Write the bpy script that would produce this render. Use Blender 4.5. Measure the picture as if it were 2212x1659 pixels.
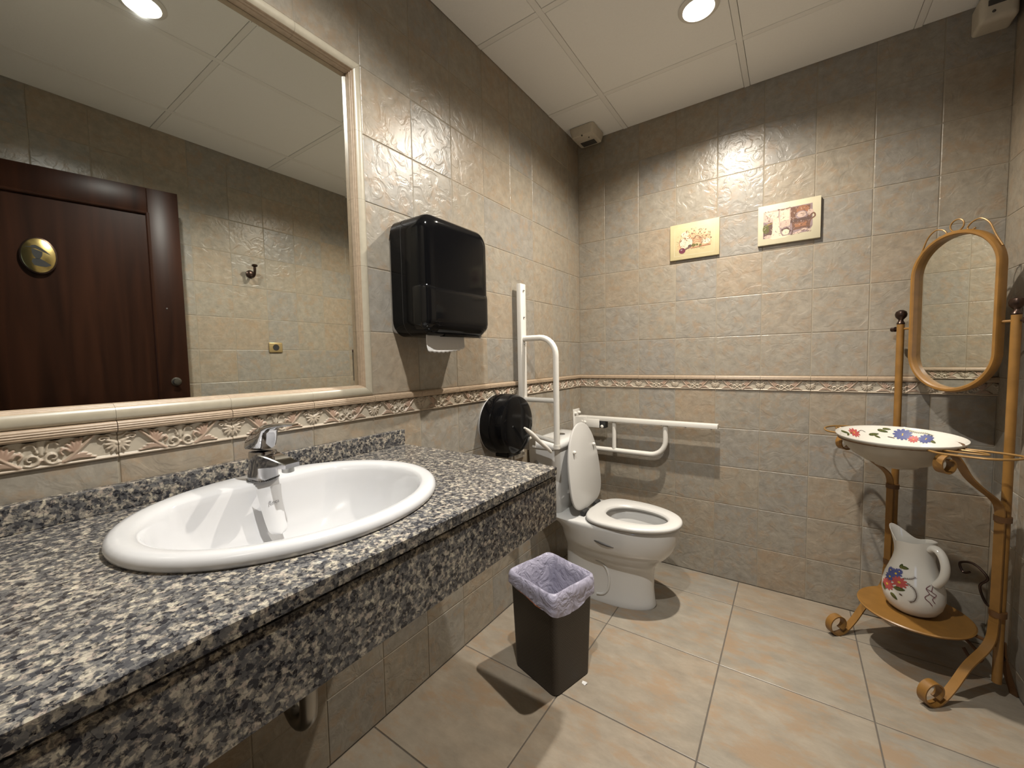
import bpy, bmesh, math, random
import numpy as np
from mathutils import Vector, Matrix
from math import pi, sin, cos, sqrt, radians, atan2

random.seed(7)
for o in list(bpy.data.objects):
    bpy.data.objects.remove(o, do_unlink=True)
SC = bpy.context.scene
COL = SC.collection

# ------------------------------------------------------------------ camera
F_PX = 877.76
CAM = Vector((1.10098, -2.35683, 1.18497))
YAW, PIT, ROL = 0.6036, -0.0603, -0.0198
fw = Vector((-sin(YAW) * cos(PIT), cos(YAW) * cos(PIT), sin(PIT)))
r0 = Vector((cos(YAW), sin(YAW), 0))
u0 = r0.cross(fw)
rt = r0 * cos(ROL) + u0 * sin(ROL)
up = -r0 * sin(ROL) + u0 * cos(ROL)
cd = bpy.data.cameras.new('camera')
cd.sensor_fit = 'HORIZONTAL'
cd.sensor_width = 36.0
cd.lens = F_PX / 2212 * 36.0
cd.clip_start = 0.01
cam = bpy.data.objects.new('camera', cd)
M = Matrix((rt, up, -fw)).transposed().to_4x4()
M.translation = CAM
cam.matrix_world = M
COL.objects.link(cam)
SC.camera = cam

# ------------------------------------------------------------------ world, lamps, exposure
H = 2.484            # ceiling height
W = 1.76             # room width
YN = -2.42           # near wall
wd = bpy.data.worlds.new('world')
SC.world = wd
wd.use_nodes = True
wd.node_tree.nodes['Background'].inputs[0].default_value = (0.6, 0.7, 0.9, 1)
wd.node_tree.nodes['Background'].inputs[1].default_value = 0.05
SC.view_settings.view_transform = 'Standard'
SC.view_settings.look = 'None'
SC.view_settings.gamma = 1.0
SC.view_settings.use_curve_mapping = False
SC.view_settings.exposure = 0.0

# each downlight: a wide soft cone plus a stronger centre beam (reflector lamp)
LAMPS = [((0.79, -0.63), (1.0, 0.92, 0.80), 150.0, 125.0), ((0.79, -1.83), (1.0, 0.975, 0.92), 160.0, 50.0)]
for (lx, ly), lc, e_wide, e_beam in LAMPS:
    for le, size, blend in ((e_wide, 153, 0.60), (e_beam, 104, 1.0)):
        ld = bpy.data.lights.new('downlight_beam', 'SPOT')
        ld.energy = le
        ld.color = lc
        ld.spot_size = radians(size)
        ld.spot_blend = blend
        ld.shadow_soft_size = 0.022
        lo = bpy.data.objects.new('downlight_beam', ld)
        lo.location = (lx, ly, H - 0.014)
        COL.objects.link(lo)

# ------------------------------------------------------------------ materials
def new_mat(name):
    m = bpy.data.materials.new(name)
    m.use_nodes = True
    return m, m.node_tree.nodes, m.node_tree.links, m.node_tree.nodes['Principled BSDF']

def simple(name, col, rough=0.5, metal=0.0, spec=0.5, noise=0.0, nscale=40.0, bump=0.0, coat=0.0):
    m, N, L, b = new_mat(name)
    b.inputs['Base Color'].default_value = (*col, 1)
    b.inputs['Roughness'].default_value = rough
    b.inputs['Metallic'].default_value = metal
    b.inputs['Specular IOR Level'].default_value = spec
    b.inputs['Coat Weight'].default_value = coat
    tc = N.new('ShaderNodeTexCoord')
    nz = N.new('ShaderNodeTexNoise')
    nz.inputs['Scale'].default_value = nscale
    nz.inputs['Detail'].default_value = 4
    L.new(tc.outputs['Object'], nz.inputs['Vector'])
    if noise > 0:
        mx = N.new('ShaderNodeMix'); mx.data_type = 'RGBA'
        mx.inputs[6].default_value = (*[c * (1 - noise) for c in col], 1)
        mx.inputs[7].default_value = (*[min(1, c * (1 + noise)) for c in col], 1)
        L.new(nz.outputs['Fac'], mx.inputs[0])
        L.new(mx.outputs[2], b.inputs['Base Color'])
    if bump > 0:
        bp = N.new('ShaderNodeBump')
        bp.inputs['Strength'].default_value = bump
        bp.inputs['Distance'].default_value = 0.002
        L.new(nz.outputs['Fac'], bp.inputs['Height'])
        L.new(bp.outputs[0], b.inputs['Normal'])
    return m

def ramp(N, stops, interp='LINEAR'):
    r = N.new('ShaderNodeValToRGB')
    r.color_ramp.interpolation = interp
    e = r.color_ramp.elements
    while len(e) < len(stops):
        e.new(0.5)
    for k, (p, c) in enumerate(stops):
        e[k].position = p
        e[k].color = (*c, 1) if len(c) == 3 else c
    return r

def stone_tile(name, cols, scale, rough, bump_s, bump_scale, contrast=0.22, stretch=(1, 1, 1), mott=0.62, per=0.95, vein=0.55):
    """glazed stone-look tile: tint per tile (object random), mottling, hand-pressed relief"""
    m, N, L, b = new_mat(name)
    tc = N.new('ShaderNodeTexCoord'); oi = N.new('ShaderNodeObjectInfo')
    mul = N.new('ShaderNodeMath'); mul.operation = 'MULTIPLY'; mul.inputs[1].default_value = 57.0
    L.new(oi.outputs['Random'], mul.inputs[0])
    cmb = N.new('ShaderNodeCombineXYZ')
    for k in range(3):
        L.new(mul.outputs[0], cmb.inputs[k])
    st_ = N.new('ShaderNodeVectorMath'); st_.operation = 'MULTIPLY'; st_.inputs[1].default_value = stretch
    L.new(tc.outputs['Object'], st_.inputs[0])
    add = N.new('ShaderNodeVectorMath'); add.operation = 'ADD'
    L.new(st_.outputs[0], add.inputs[0]); L.new(cmb.outputs[0], add.inputs[1])
    n1 = N.new('ShaderNodeTexNoise'); n1.inputs['Scale'].default_value = scale
    n1.inputs['Detail'].default_value = 6; n1.inputs['Roughness'].default_value = 0.62
    n1.inputs['Distortion'].default_value = 0.6
    L.new(add.outputs[0], n1.inputs['Vector'])
    n2 = N.new('ShaderNodeTexNoise'); n2.inputs['Scale'].default_value = scale * 3.2
    n2.inputs['Detail'].default_value = 5; n2.inputs['Roughness'].default_value = 0.7
    L.new(add.outputs[0], n2.inputs['Vector'])
    rp = ramp(N, [(k / (len(cols) - 1), c) for k, c in enumerate(cols)])
    # tint position: mostly per tile, a bit from large mottling
    ma = N.new('ShaderNodeMath'); ma.operation = 'MULTIPLY_ADD'
    ma.inputs[1].default_value = mott
    L.new(n1.outputs['Fac'], ma.inputs[0])
    sb = N.new('ShaderNodeMath'); sb.operation = 'MULTIPLY_ADD'; sb.inputs[1].default_value = per; sb.inputs[2].default_value = 0.5 - per / 2 - mott / 2
    L.new(oi.outputs['Random'], sb.inputs[0])
    L.new(sb.outputs[0], ma.inputs[2])
    L.new(ma.outputs[0], rp.inputs[0])
    mr = N.new('ShaderNodeMapRange')
    mr.inputs['From Min'].default_value = 0.3; mr.inputs['From Max'].default_value = 0.72
    mr.inputs['To Min'].default_value = 1 - contrast; mr.inputs['To Max'].default_value = 1 + contrast * 0.5
    L.new(n2.outputs['Fac'], mr.inputs['Value'])
    hs = N.new('ShaderNodeVectorMath'); hs.operation = 'SCALE'
    L.new(rp.outputs[0], hs.inputs[0]); L.new(mr.outputs[0], hs.inputs['Scale'])
    n4 = N.new('ShaderNodeTexNoise'); n4.inputs['Scale'].default_value = scale * 2.2
    n4.inputs['Detail'].default_value = 7; n4.inputs['Roughness'].default_value = 0.7
    L.new(add.outputs[0], n4.inputs['Vector'])
    r4 = ramp(N, [(0.50, (0, 0, 0)), (0.62, (vein, vein, vein))])
    L.new(n4.outputs['Fac'], r4.inputs[0])
    m4 = N.new('ShaderNodeMix'); m4.data_type = 'RGBA'
    m4.inputs[7].default_value = (cols[-1][0] * 0.95, cols[-1][1] * 0.82, cols[-1][2] * 0.70, 1)
    L.new(r4.outputs[0], m4.inputs[0]); L.new(hs.outputs[0], m4.inputs[6])
    L.new(m4.outputs[2], b.inputs['Base Color'])
    b.inputs['Roughness'].default_value = rough
    n3 = N.new('ShaderNodeTexNoise'); n3.inputs['Scale'].default_value = bump_scale
    n3.inputs['Detail'].default_value = 3; n3.inputs['Distortion'].default_value = 1.6
    L.new(add.outputs[0], n3.inputs['Vector'])
    rr = ramp(N, [(0.40, (0, 0, 0)), (0.5, (0.6, 0.6, 0.6)), (0.56, (1, 1, 1))])
    L.new(n3.outputs['Fac'], rr.inputs[0])
    ad = N.new('ShaderNodeMath'); ad.operation = 'MULTIPLY_ADD'; ad.inputs[1].default_value = 0.35
    L.new(n2.outputs['Fac'], ad.inputs[0]); L.new(rr.outputs[0], ad.inputs[2])
    bp = N.new('ShaderNodeBump'); bp.inputs['Strength'].default_value = bump_s
    bp.inputs['Distance'].default_value = 0.0016
    L.new(ad.outputs[0], bp.inputs['Height']); L.new(bp.outputs[0], b.inputs['Normal'])
    return m

def granite(name):
    m, N, L, b = new_mat(name)
    tc = N.new('ShaderNodeTexCoord')
    n0 = N.new('ShaderNodeTexNoise'); n0.inputs['Scale'].default_value = 120; n0.inputs['Detail'].default_value = 2
    L.new(tc.outputs['Object'], n0.inputs['Vector'])
    mix = N.new('ShaderNodeVectorMath'); mix.operation = 'MULTIPLY_ADD'
    mix.inputs[1].default_value = (0.007, 0.007, 0.007)
    L.new(n0.outputs['Color'], mix.inputs[0]); L.new(tc.outputs['Object'], mix.inputs[2])
    n1 = N.new('ShaderNodeTexNoise'); n1.inputs['Scale'].default_value = 105; n1.inputs['Detail'].default_value = 5
    n1.inputs['Roughness'].default_value = 0.62
    L.new(mix.outputs[0], n1.inputs['Vector'])
    vo = N.new('ShaderNodeTexVoronoi'); vo.inputs['Scale'].default_value = 210
    L.new(mix.outputs[0], vo.inputs['Vector'])
    base = ramp(N, [(0.0, (0.17, 0.158, 0.14)), (0.3, (0.31, 0.28, 0.235)), (0.55, (0.43, 0.39, 0.31)), (0.8, (0.35, 0.29, 0.245)), (1.0, (0.53, 0.485, 0.375))])
    sep = N.new('ShaderNodeSeparateColor')
    L.new(vo.outputs['Color'], sep.inputs[0]); L.new(sep.outputs[0], base.inputs[0])
    dark = ramp(N, [(0.0, (0.012, 0.012, 0.016)), (0.5, (0.06, 0.06, 0.065)), (1.0, (0.14, 0.135, 0.13))])
    L.new(sep.outputs[1], dark.inputs[0])
    msk = ramp(N, [(0.48, (0, 0, 0)), (0.62, (1, 1, 1))])
    L.new(n1.outputs['Fac'], msk.inputs[0])
    mx = N.new('ShaderNodeMix'); mx.data_type = 'RGBA'
    L.new(msk.outputs[0], mx.inputs[0]); L.new(dark.outputs[0], mx.inputs[6]); L.new(base.outputs[0], mx.inputs[7])
    L.new(mx.outputs[2], b.inputs['Base Color'])
    b.inputs['Roughness'].default_value = 0.16
    return m

def wood(name, c1, c2, scale=(2, 30, 30), rough=0.35):
    m, N, L, b = new_mat(name)
    tc = N.new('ShaderNodeTexCoord'); mp = N.new('ShaderNodeMapping')
    mp.inputs['Scale'].default_value = scale
    L.new(tc.outputs['Object'], mp.inputs[0])
    n = N.new('ShaderNodeTexNoise'); n.inputs['Scale'].default_value = 1.0; n.inputs['Detail'].default_value = 6
    n.inputs['Distortion'].default_value = 0.8
    L.new(mp.outputs[0], n.inputs['Vector'])
    r = ramp(N, [(0.3, c1), (0.7, c2)])
    L.new(n.outputs['Fac'], r.inputs[0]); L.new(r.outputs[0], b.inputs['Base Color'])
    b.inputs['Roughness'].default_value = rough
    b.inputs['Specular IOR Level'].default_value = 0.14
    return m

MT = {}
MT['tile'] = stone_tile('wall_tile_glaze', [(0.262, 0.242, 0.212), (0.274, 0.250, 0.211), (0.290, 0.257, 0.205), (0.300, 0.257, 0.198), (0.310, 0.250, 0.182)], 9, 0.33, 0.42, 15, 0.24, (1, 1, 1), 0.62, 0.85, 0.5)
MT['floor'] = stone_tile('floor_tile_glaze', [(0.240, 0.222, 0.192), (0.264, 0.232, 0.186), (0.276, 0.233, 0.180), (0.282, 0.226, 0.166)], 2.6, 0.36, 0.14, 14, 0.24, (1.0, 1.0, 2.0), 1.0, 0.6, 0.8)
MT['grout'] = simple('wall_grout', (0.29, 0.25, 0.19), 0.85, noise=0.15)
MT['floor_grout'] = simple('floor_grout', (0.10, 0.085, 0.07), 0.9, noise=0.2)
MT['granite'] = granite('speckled_granite')
MT['frame'] = simple('cream_glaze', (0.38, 0.34, 0.262), 0.32, noise=0.12, nscale=60)
MT['tan'] = simple('tan_glaze', (0.35, 0.262, 0.18), 0.4, noise=0.25, nscale=90)
MT['ceramic'] = simple('white_ceramic', (0.56, 0.56, 0.57), 0.09, spec=0.6, coat=0.3)
MT['ceramic_warm'] = simple('white_toilet_ceramic', (0.60, 0.595, 0.58), 0.1, spec=0.6, coat=0.3)
MT['seat'] = simple('white_seat_plastic', (0.51, 0.50, 0.48), 0.28)
MT['rail'] = simple('white_enamel', (0.66, 0.635, 0.585), 0.3)
MT['black'] = simple('gloss_black_plastic', (0.004, 0.004, 0.0045), 0.10, spec=0.16)
MT['black2'] = simple('smoked_black_plastic', (0.005, 0.005, 0.0055), 0.10, spec=0.3)
MT['grey'] = simple('grey_plastic', (0.42, 0.41, 0.40), 0.45)
MT['chrome'] = simple('chrome', (0.52, 0.52, 0.54), 0.07, metal=1.0)
MT['steel'] = simple('dull_steel', (0.45, 0.45, 0.44), 0.3, metal=1.0)
MT['dark'] = simple('dark_void', (0.012, 0.011, 0.010), 0.6)
MT['water'] = simple('toilet_water', (0.16, 0.14, 0.12), 0.05)
MT['panel'] = simple('ceiling_panel_white', (0.82, 0.815, 0.79), 0.9, noise=0.03, nscale=150, bump=0.15)
MT['tbar'] = simple('ceiling_bar_white', (0.78, 0.77, 0.74), 0.6)
MT['plastic'] = simple('ivory_plastic', (0.52, 0.47, 0.38), 0.5, noise=0.1)
MT['grille'] = simple('dark_grille', (0.05, 0.045, 0.04), 0.6)
MT['door'] = wood('mahogany_veneer', (0.013, 0.0045, 0.0022), (0.030, 0.0100, 0.0045), (18, 18, 1.2), 0.38)
MT['brass'] = simple('brass', (0.72, 0.55, 0.22), 0.25, metal=1.0)
MT['brass_dark'] = simple('aged_gold_plate', (0.50, 0.38, 0.19), 0.35, metal=0.7)
MT['bronze'] = simple('dark_bronze', (0.05, 0.03, 0.022), 0.3, metal=0.8)
MT['honey'] = simple('honey_painted_iron', (0.215, 0.106, 0.024), 0.38, noise=0.3, nscale=25)
MT['honey_dark'] = simple('brown_bands', (0.10, 0.045, 0.014), 0.45)
MT['wire'] = simple('gilt_wire', (0.26, 0.145, 0.045), 0.4, metal=0.3)
MT['pottery'] = simple('ivory_pottery', (0.60, 0.575, 0.52), 0.12, coat=0.2)
MT['bin'] = None
MT['paper'] = simple('paper', (0.60, 0.59, 0.58), 0.9)
MT['pic1'] = simple('pale_yellow_glaze', (0.48, 0.41, 0.24), 0.5, spec=0.3, noise=0.08)
MT['pic2'] = simple('cream_print_glaze', (0.52, 0.47, 0.335), 0.5, spec=0.3, noise=0.05)
MT['plaster'] = simple('corridor_plaster', (0.45, 0.40, 0.33), 0.9)
MT['rubber'] = simple('black_rubber', (0.02, 0.02, 0.02), 0.5)
INK = {}
for nm, c in dict(sepia=(0.20, 0.105, 0.07), rust=(0.36, 0.165, 0.09), peach=(0.66, 0.42, 0.24), plum=(0.16, 0.035, 0.06), mauve=(0.33, 0.24, 0.24), umber=(0.14, 0.085, 0.07),
                  blush=(0.62, 0.46, 0.38), ivory=(0.76, 0.68, 0.50), olive=(0.13, 0.13, 0.035), leaf=(0.06, 0.075, 0.02), red=(0.48, 0.09, 0.08), blue=(0.085, 0.10, 0.26),
                  yellow=(0.65, 0.45, 0.06), stem=(0.10, 0.06, 0.045), grey=(0.28, 0.28, 0.29), gold=(0.5, 0.33, 0.08)).items():
    INK[nm] = simple('print_' + nm, tuple(q * 0.78 for q in c), 0.45, spec=0.3)

# emission for lamp glass and corridor window
def emit(name, col, s):
    m, N, L, b = new_mat(name)
    b.inputs['Base Color'].default_value = (*col, 1)
    b.inputs['Emission Color'].default_value = (*col, 1)
    b.inputs['Emission Strength'].default_value = s
    return m
MT['lamp'] = emit('lamp_glass', (1.0, 0.95, 0.86), 14.0)
MT['daylight'] = emit('daylit_window_glass', (0.45, 0.65, 1.0), 2.2)

# mirror
m, N, L, b = new_mat('mirror_silver')
b.inputs['Base Color'].default_value = (0.80, 0.82, 0.78, 1)
b.inputs['Metallic'].default_value = 1.0
b.inputs['Roughness'].default_value = 0.012
MT['mirror'] = m

# bin: moulded weave
m, N, L, b = new_mat('brown_woven_plastic')
tc = N.new('ShaderNodeTexCoord')
wv = N.new('ShaderNodeTexWave'); wv.wave_type = 'BANDS'; wv.bands_direction = 'Z'; wv.inputs['Scale'].default_value = 45
wx = N.new('ShaderNodeTexWave'); wx.bands_direction = 'DIAGONAL'; wx.inputs['Scale'].default_value = 45
L.new(tc.outputs['Object'], wv.inputs['Vector']); L.new(tc.outputs['Object'], wx.inputs['Vector'])
mm = N.new('ShaderNodeMath'); mm.operation = 'MULTIPLY'
L.new(wv.outputs['Fac'], mm.inputs[0]); L.new(wx.outputs['Fac'], mm.inputs[1])
bp = N.new('ShaderNodeBump'); bp.inputs['Strength'].default_value = 0.6; bp.inputs['Distance'].default_value = 0.001
L.new(mm.outputs[0], bp.inputs['Height']); L.new(bp.outputs[0], b.inputs['Normal'])
b.inputs['Base Color'].default_value = (0.026, 0.019, 0.013, 1); b.inputs['Roughness'].default_value = 0.5
MT['bin'] = m

# bin liner: thin plastic film
m, N, L, b = new_mat('lavender_plastic_film')
b.inputs['Base Color'].default_value = (0.52, 0.50, 0.63, 1); b.inputs['Roughness'].default_value = 0.25
tr = N.new('ShaderNodeBsdfTranslucent'); tr.inputs[0].default_value = (0.6, 0.58, 0.72, 1)
tcl = N.new('ShaderNodeTexCoord'); nl = N.new('ShaderNodeTexNoise'); nl.inputs['Scale'].default_value = 16; nl.inputs['Detail'].default_value = 5; nl.inputs['Distortion'].default_value = 2.2
L.new(tcl.outputs['Object'], nl.inputs['Vector'])
bl = N.new('ShaderNodeBump'); bl.inputs['Strength'].default_value = 0.9; bl.inputs['Distance'].default_value = 0.012
L.new(nl.outputs['Fac'], bl.inputs['Height']); L.new(bl.outputs[0], b.inputs['Normal'])
ms = N.new('ShaderNodeMixShader'); ms.inputs[0].default_value = 0.3
L.new(b.outputs[0], ms.inputs[1]); L.new(tr.outputs[0], ms.inputs[2])
L.new(ms.outputs[0], N['Material Output'].inputs['Surface'])
MT['liner'] = m

# relief border: glaze attribute 0 ground, 1 pink leaf
m, N, L, b = new_mat('relief_border_glaze')
at = N.new('ShaderNodeAttribute'); at.attribute_name = 'glaze'
rp_ = ramp(N, [(0.0, (0.41, 0.36, 0.285)), (0.5, (0.41, 0.335, 0.255)), (1.0, (0.31, 0.205, 0.15))])
L.new(at.outputs['Fac'], rp_.inputs[0]); L.new(rp_.outputs[0], b.inputs['Base Color'])
b.inputs['Roughness'].default_value = 0.35
MT['border'] = m

# ------------------------------------------------------------------ mesh helpers
def mesh_obj(name, V, Fc, mat, parent=None, smooth=True, angle=35, mats=None, idx=None):
    me = bpy.data.meshes.new(name)
    me.from_pydata([tuple(v) for v in V], [], [tuple(f) for f in Fc])
    for mm_ in (mats or [mat]):
        me.materials.append(mm_)
    if idx is not None:
        me.polygons.foreach_set('material_index', idx)
    me.update()
    if smooth:
        me.shade_smooth()
        me.set_sharp_from_angle(angle=radians(angle))
    o = bpy.data.objects.new(name, me)
    COL.objects.link(o)
    if parent is not None:
        o.parent = parent
    return o

def inst(name, me, parent, loc, rot=(0, 0, 0)):
    o = bpy.data.objects.new(name, me)
    COL.objects.link(o)
    o.parent = parent
    o.location = loc
    o.rotation_euler = rot
    return o

def tag(o, label=None, cat=None, group=None, kind=None):
    if label: o['label'] = label
    if cat: o['category'] = cat
    if group: o['group'] = group
    if kind: o['kind'] = kind
    return o

def thing(name, label, cat, loc=(0, 0, 0), rotz=0, group=None):
    o = bpy.data.objects.new(name, None)
    o.empty_display_size = 0.05
    COL.objects.link(o)
    o.location = loc
    o.rotation_euler = (0, 0, rotz)
    return tag(o, label, cat, group)

class MB:
    def __init__(s):
        s.V = []; s.F = []; s.I = []; s.cur = 0
    def add(s, V, Fc):
        k = len(s.V)
        s.V += [tuple(v) for v in V]
        s.F += [tuple(i + k for i in f) for f in Fc]
        s.I += [s.cur] * len(Fc)
        return s
    def box(s, a, b, bev=0.0, seg=2):
        bm = bmesh.new()
        bmesh.ops.create_cube(bm, size=1)
        for v in bm.verts:
            v.co = Vector([(a[i] + b[i]) / 2 + v.co[i] * (b[i] - a[i]) for i in range(3)])
        if bev > 0:
            bmesh.ops.bevel(bm, geom=list(bm.edges), offset=bev, segments=seg, profile=0.5, affect='EDGES')
        return s.bm(bm)
    def bm(s, bm):
        bm.verts.index_update()
        V = [v.co.copy() for v in bm.verts]
        Fc = [[v.index for v in f.verts] for f in bm.faces]
        bm.free()
        return s.add(V, Fc)
    def rings(s, R, closed=True, cap0=False, cap1=False, loop=False):
        n = len(R[0]); V = [p for r in R for p in r]; Fc = []
        m_ = len(R)
        for i in range(m_ if loop else m_ - 1):
            for j in range(n if closed else n - 1):
                a = i * n + j; b_ = i * n + (j + 1) % n
                c = ((i + 1) % m_) * n + (j + 1) % n; d = ((i + 1) % m_) * n + j
                Fc.append((a, b_, c, d))
        if cap0: Fc.append(tuple(range(n - 1, -1, -1)))
        if cap1: Fc.append(tuple(range((m_ - 1) * n, m_ * n)))
        return s.add(V, Fc)
    def tube(s, P, r, n=12, caps=True, loop=False):
        P = [Vector(p) for p in P]
        rs = r if isinstance(r, (list, tuple)) else [r] * len(P)
        R = []; T = []
        for i in range(len(P)):
            if loop:
                t = P[(i + 1) % len(P)] - P[i - 1]
            else:
                t = P[min(i + 1, len(P) - 1)] - P[max(i - 1, 0)]
            T.append(t.normalized())
        x = T[0].orthogonal().normalized()
        for i in range(len(P)):
            x = (x - T[i] * x.dot(T[i]))
            x = x.normalized() if x.length > 1e-6 else T[i].orthogonal().normalized()
            y = T[i].cross(x)
            R.append([P[i] + (x * cos(2 * pi * j / n) + y * sin(2 * pi * j / n)) * rs[i] for j in range(n)])
        return s.rings(R, True, caps and not loop, caps and not loop, loop)
    def lathe(s, prof, n=32, c=(0, 0, 0), axis='Z', cap=True):
        R = []
        for r, z in prof:
            ring = []
            for j in range(n):
                a = 2 * pi * j / n
                p = (r * cos(a), r * sin(a), z)
                if axis == 'X': p = (z, r * cos(a), r * sin(a))
                if axis == 'Y': p = (r * sin(a), z, r * cos(a))
                ring.append((p[0] + c[0], p[1] + c[1], p[2] + c[2]))
            R.append(ring)
        return s.rings(R, True, cap, cap)
    def sphere(s, c, r, n=16, m=10, sc=(1, 1, 1)):
        prof = [(max(1e-4, sin(pi * i / m)), -cos(pi * i / m)) for i in range(m + 1)]
        R = [[(c[0] + sc[0] * r * q * cos(2 * pi * j / n), c[1] + sc[1] * r * q * sin(2 * pi * j / n), c[2] + sc[2] * r * z) for j in range(n)] for q, z in prof]
        return s.rings(R, True, True, True)
    def bar(s, path, w, t, frame):
        """flat bar: path of (d,z) in a plane, width w across; frame(d,z,a)->point"""
        n = len(path); R = []
        for i in range(n):
            a = Vector(path[max(i - 1, 0)]); b_ = Vector(path[min(i + 1, n - 1)])
            tg = (b_ - a).normalized(); nr = Vector((-tg.y, tg.x))
            p = Vector(path[i])
            q0 = p + nr * t / 2; q1 = p - nr * t / 2
            R.append([frame(q0.x, q0.y, -w / 2), frame(q0.x, q0.y, w / 2), frame(q1.x, q1.y, w / 2), frame(q1.x, q1.y, -w / 2)])
        return s.rings(R, True, True, True)
    def build(s, name, mat, parent=None, smooth=True, angle=35, mats=None):
        return mesh_obj(name, s.V, s.F, mat, parent, smooth, angle, mats, s.I if mats else None)

def catmull(P, k=6, loop=False):
    P = [Vector(p) for p in P]; out = []; n = len(P)
    g = (lambda i: P[i % n]) if loop else (lambda i: P[max(0, min(n - 1, i))])
    for i in range(n if loop else n - 1):
        a, b_, c, d = g(i - 1), g(i), g(i + 1), g(i + 2)
        for j in range(k):
            t = j / k
            out.append(0.5 * ((2 * b_) + (c - a) * t + (2 * a - 5 * b_ + 4 * c - d) * t * t + (3 * b_ - a - 3 * c + d) * t ** 3))
    if not loop: out.append(P[-1])
    return out

def slab_tile(w, h, th, bev, jit=0.0):
    """tile: local X width (0..w), Z height (0..h), front at y=0 facing -Y, back at y=th"""
    b1 = bev
    o = [(0, th * 0.55, 0), (w, th * 0.55, 0), (w, th * 0.55, h), (0, th * 0.55, h)]
    i1 = [(b1 * .35, b1 * .35, b1 * .35), (w - b1 * .35, b1 * .35, b1 * .35), (w - b1 * .35, b1 * .35, h - b1 * .35), (b1 * .35, b1 * .35, h - b1 * .35)]
    i2 = [(b1, 0, b1), (w - b1, 0, b1), (w - b1, 0, h - b1), (b1, 0, h - b1)]
    bk = [(0, th, 0), (w, th, 0), (w, th, h), (0, th, h)]
    V = bk + o + i1 + i2
    Fc = []
    for k in range(3):
        for j in range(4):
            Fc.append((k * 4 + j, k * 4 + (j + 1) % 4, (k + 1) * 4 + (j + 1) % 4, (k + 1) * 4 + j))
    Fc.append((12, 13, 14, 15)); Fc.append((3, 2, 1, 0))
    me = bpy.data.meshes.new('tile')
    me.from_pydata(V, [], Fc)
    me.update()
    return me
TILE_CACHE = {}
def tile_mesh(w, h, th, bev, mat):
    k = (round(w, 3), round(h, 3), th, bev, mat.name)
    if k not in TILE_CACHE:
        me = slab_tile(w, h, th, bev)
        me.materials.append(mat)
        TILE_CACHE[k] = me
    return TILE_CACHE[k]

# ------------------------------------------------------------------ room shell
PZ = 0.20146; TZ0 = 5 * PZ; TZ1 = TZ0 + 0.0725
ROWS = [(i * PZ, (i + 1) * PZ) for i in range(5)] + [(TZ1 + i * PZ, min(H + 0.01, TZ1 + (i + 1) * PZ)) for i in range(7)]
GAP = 0.0017
MIR_Z0, MIR_Z1, MIR_Y = TZ1, TZ1 + 5 * PZ, -1.5447

def tile_wall(parent, cols, origin, rz, skip=None, rows=None):
    """cols: list of (a0,a1) along local X; origin: world point of local X=0, rz rotation about Z"""
    ca, sa = cos(rz), sin(rz)
    for (a0, a1) in cols:
        for (z0, z1) in (rows or ROWS):
            if skip and skip(a0, a1, z0, z1):
                continue
            dy = random.uniform(-0.0004, 0.0004)
            me = tile_mesh(a1 - a0 - GAP, z1 - z0 - GAP, 0.008, 0.0022, MT['tile'])
            lx, lz = a0 + GAP / 2, z0 + GAP / 2
            inst('wall_tile', me, parent, (origin[0] + ca * lx - sa * dy, origin[1] + sa * lx + ca * dy, lz), (random.uniform(-.001, .001), 0, rz + random.uniform(-.001, .001)))

# left wall: outward +x ; local X -> +y
mb = MB()
mb.box((-0.10, YN, 0), (-0.045, 0.1, H + 0.03))
mb.box((-0.05, YN, 0), (-0.0013, 0.1, TZ1))
mb.box((-0.05, MIR_Y, TZ1), (-0.0013, 0.1, MIR_Z1))
mb.box((-0.05, YN, MIR_Z1), (-0.0013, 0.1, H + 0.03))
wl = tag(mb.build('wall_left', MT['grout'], smooth=False), 'beige stone-look tiled wall carrying the large mirror and basin counter', kind='structure')
ycut = [YN] + [-1.1447 + (k - 5) * 0.2 for k in range(-1, 11)] + [0.0]
cols = [(ycut[i], ycut[i + 1]) for i in range(len(ycut) - 1)]
tile_wall(wl, [(a - YN, b_ - YN) for a, b_ in cols], (0, YN), pi / 2,
          skip=lambda a0, a1, z0, z1: (a1 + YN <= MIR_Y + 0.01 and z0 >= MIR_Z0 - 0.01 and z1 <= MIR_Z1 + 0.01))
# back wall: outward -y
mb = MB(); mb.box((-0.1, 0.0013, 0), (W + 0.1, 0.1, H + 0.03))
wb = tag(mb.build('wall_back', MT['grout'], smooth=False), 'beige stone-look tiled wall behind the toilet with two picture tiles', kind='structure')
xc = [0.0] + [0.1697 + i * 0.20088 for i in range(8)] + [W]
cols = [(xc[i], xc[i + 1]) for i in range(len(xc) - 1)]
tile_wall(wb, cols, (0, 0), 0)
# right wall: outward -x ; local X -> -y
mb = MB(); mb.box((W + 0.0013, YN - 0.12, 0), (W + 0.1, 0.1, H + 0.03))
wr = tag(mb.build('wall_right', MT['grout'], smooth=False), 'beige stone-look tiled wall facing the mirror', kind='structure')
yc = [0.0] + [0.0135 + 0.2 * i for i in range(1, 13)]
yc = [y for y in yc if y < -YN - 0.01] + [-YN]
cols = [(yc[i], yc[i + 1]) for i in range(len(yc) - 1)]
zr = [0.0] + [TZ1 - 5 * PZ + PZ * i for i in range(13)]
zr = [z for z in zr if z < H] + [H + 0.01]
tile_wall(wr, cols, (W, 0), -pi / 2, rows=[(zr[i], zr[i + 1]) for i in range(len(zr) - 1)])
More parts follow.
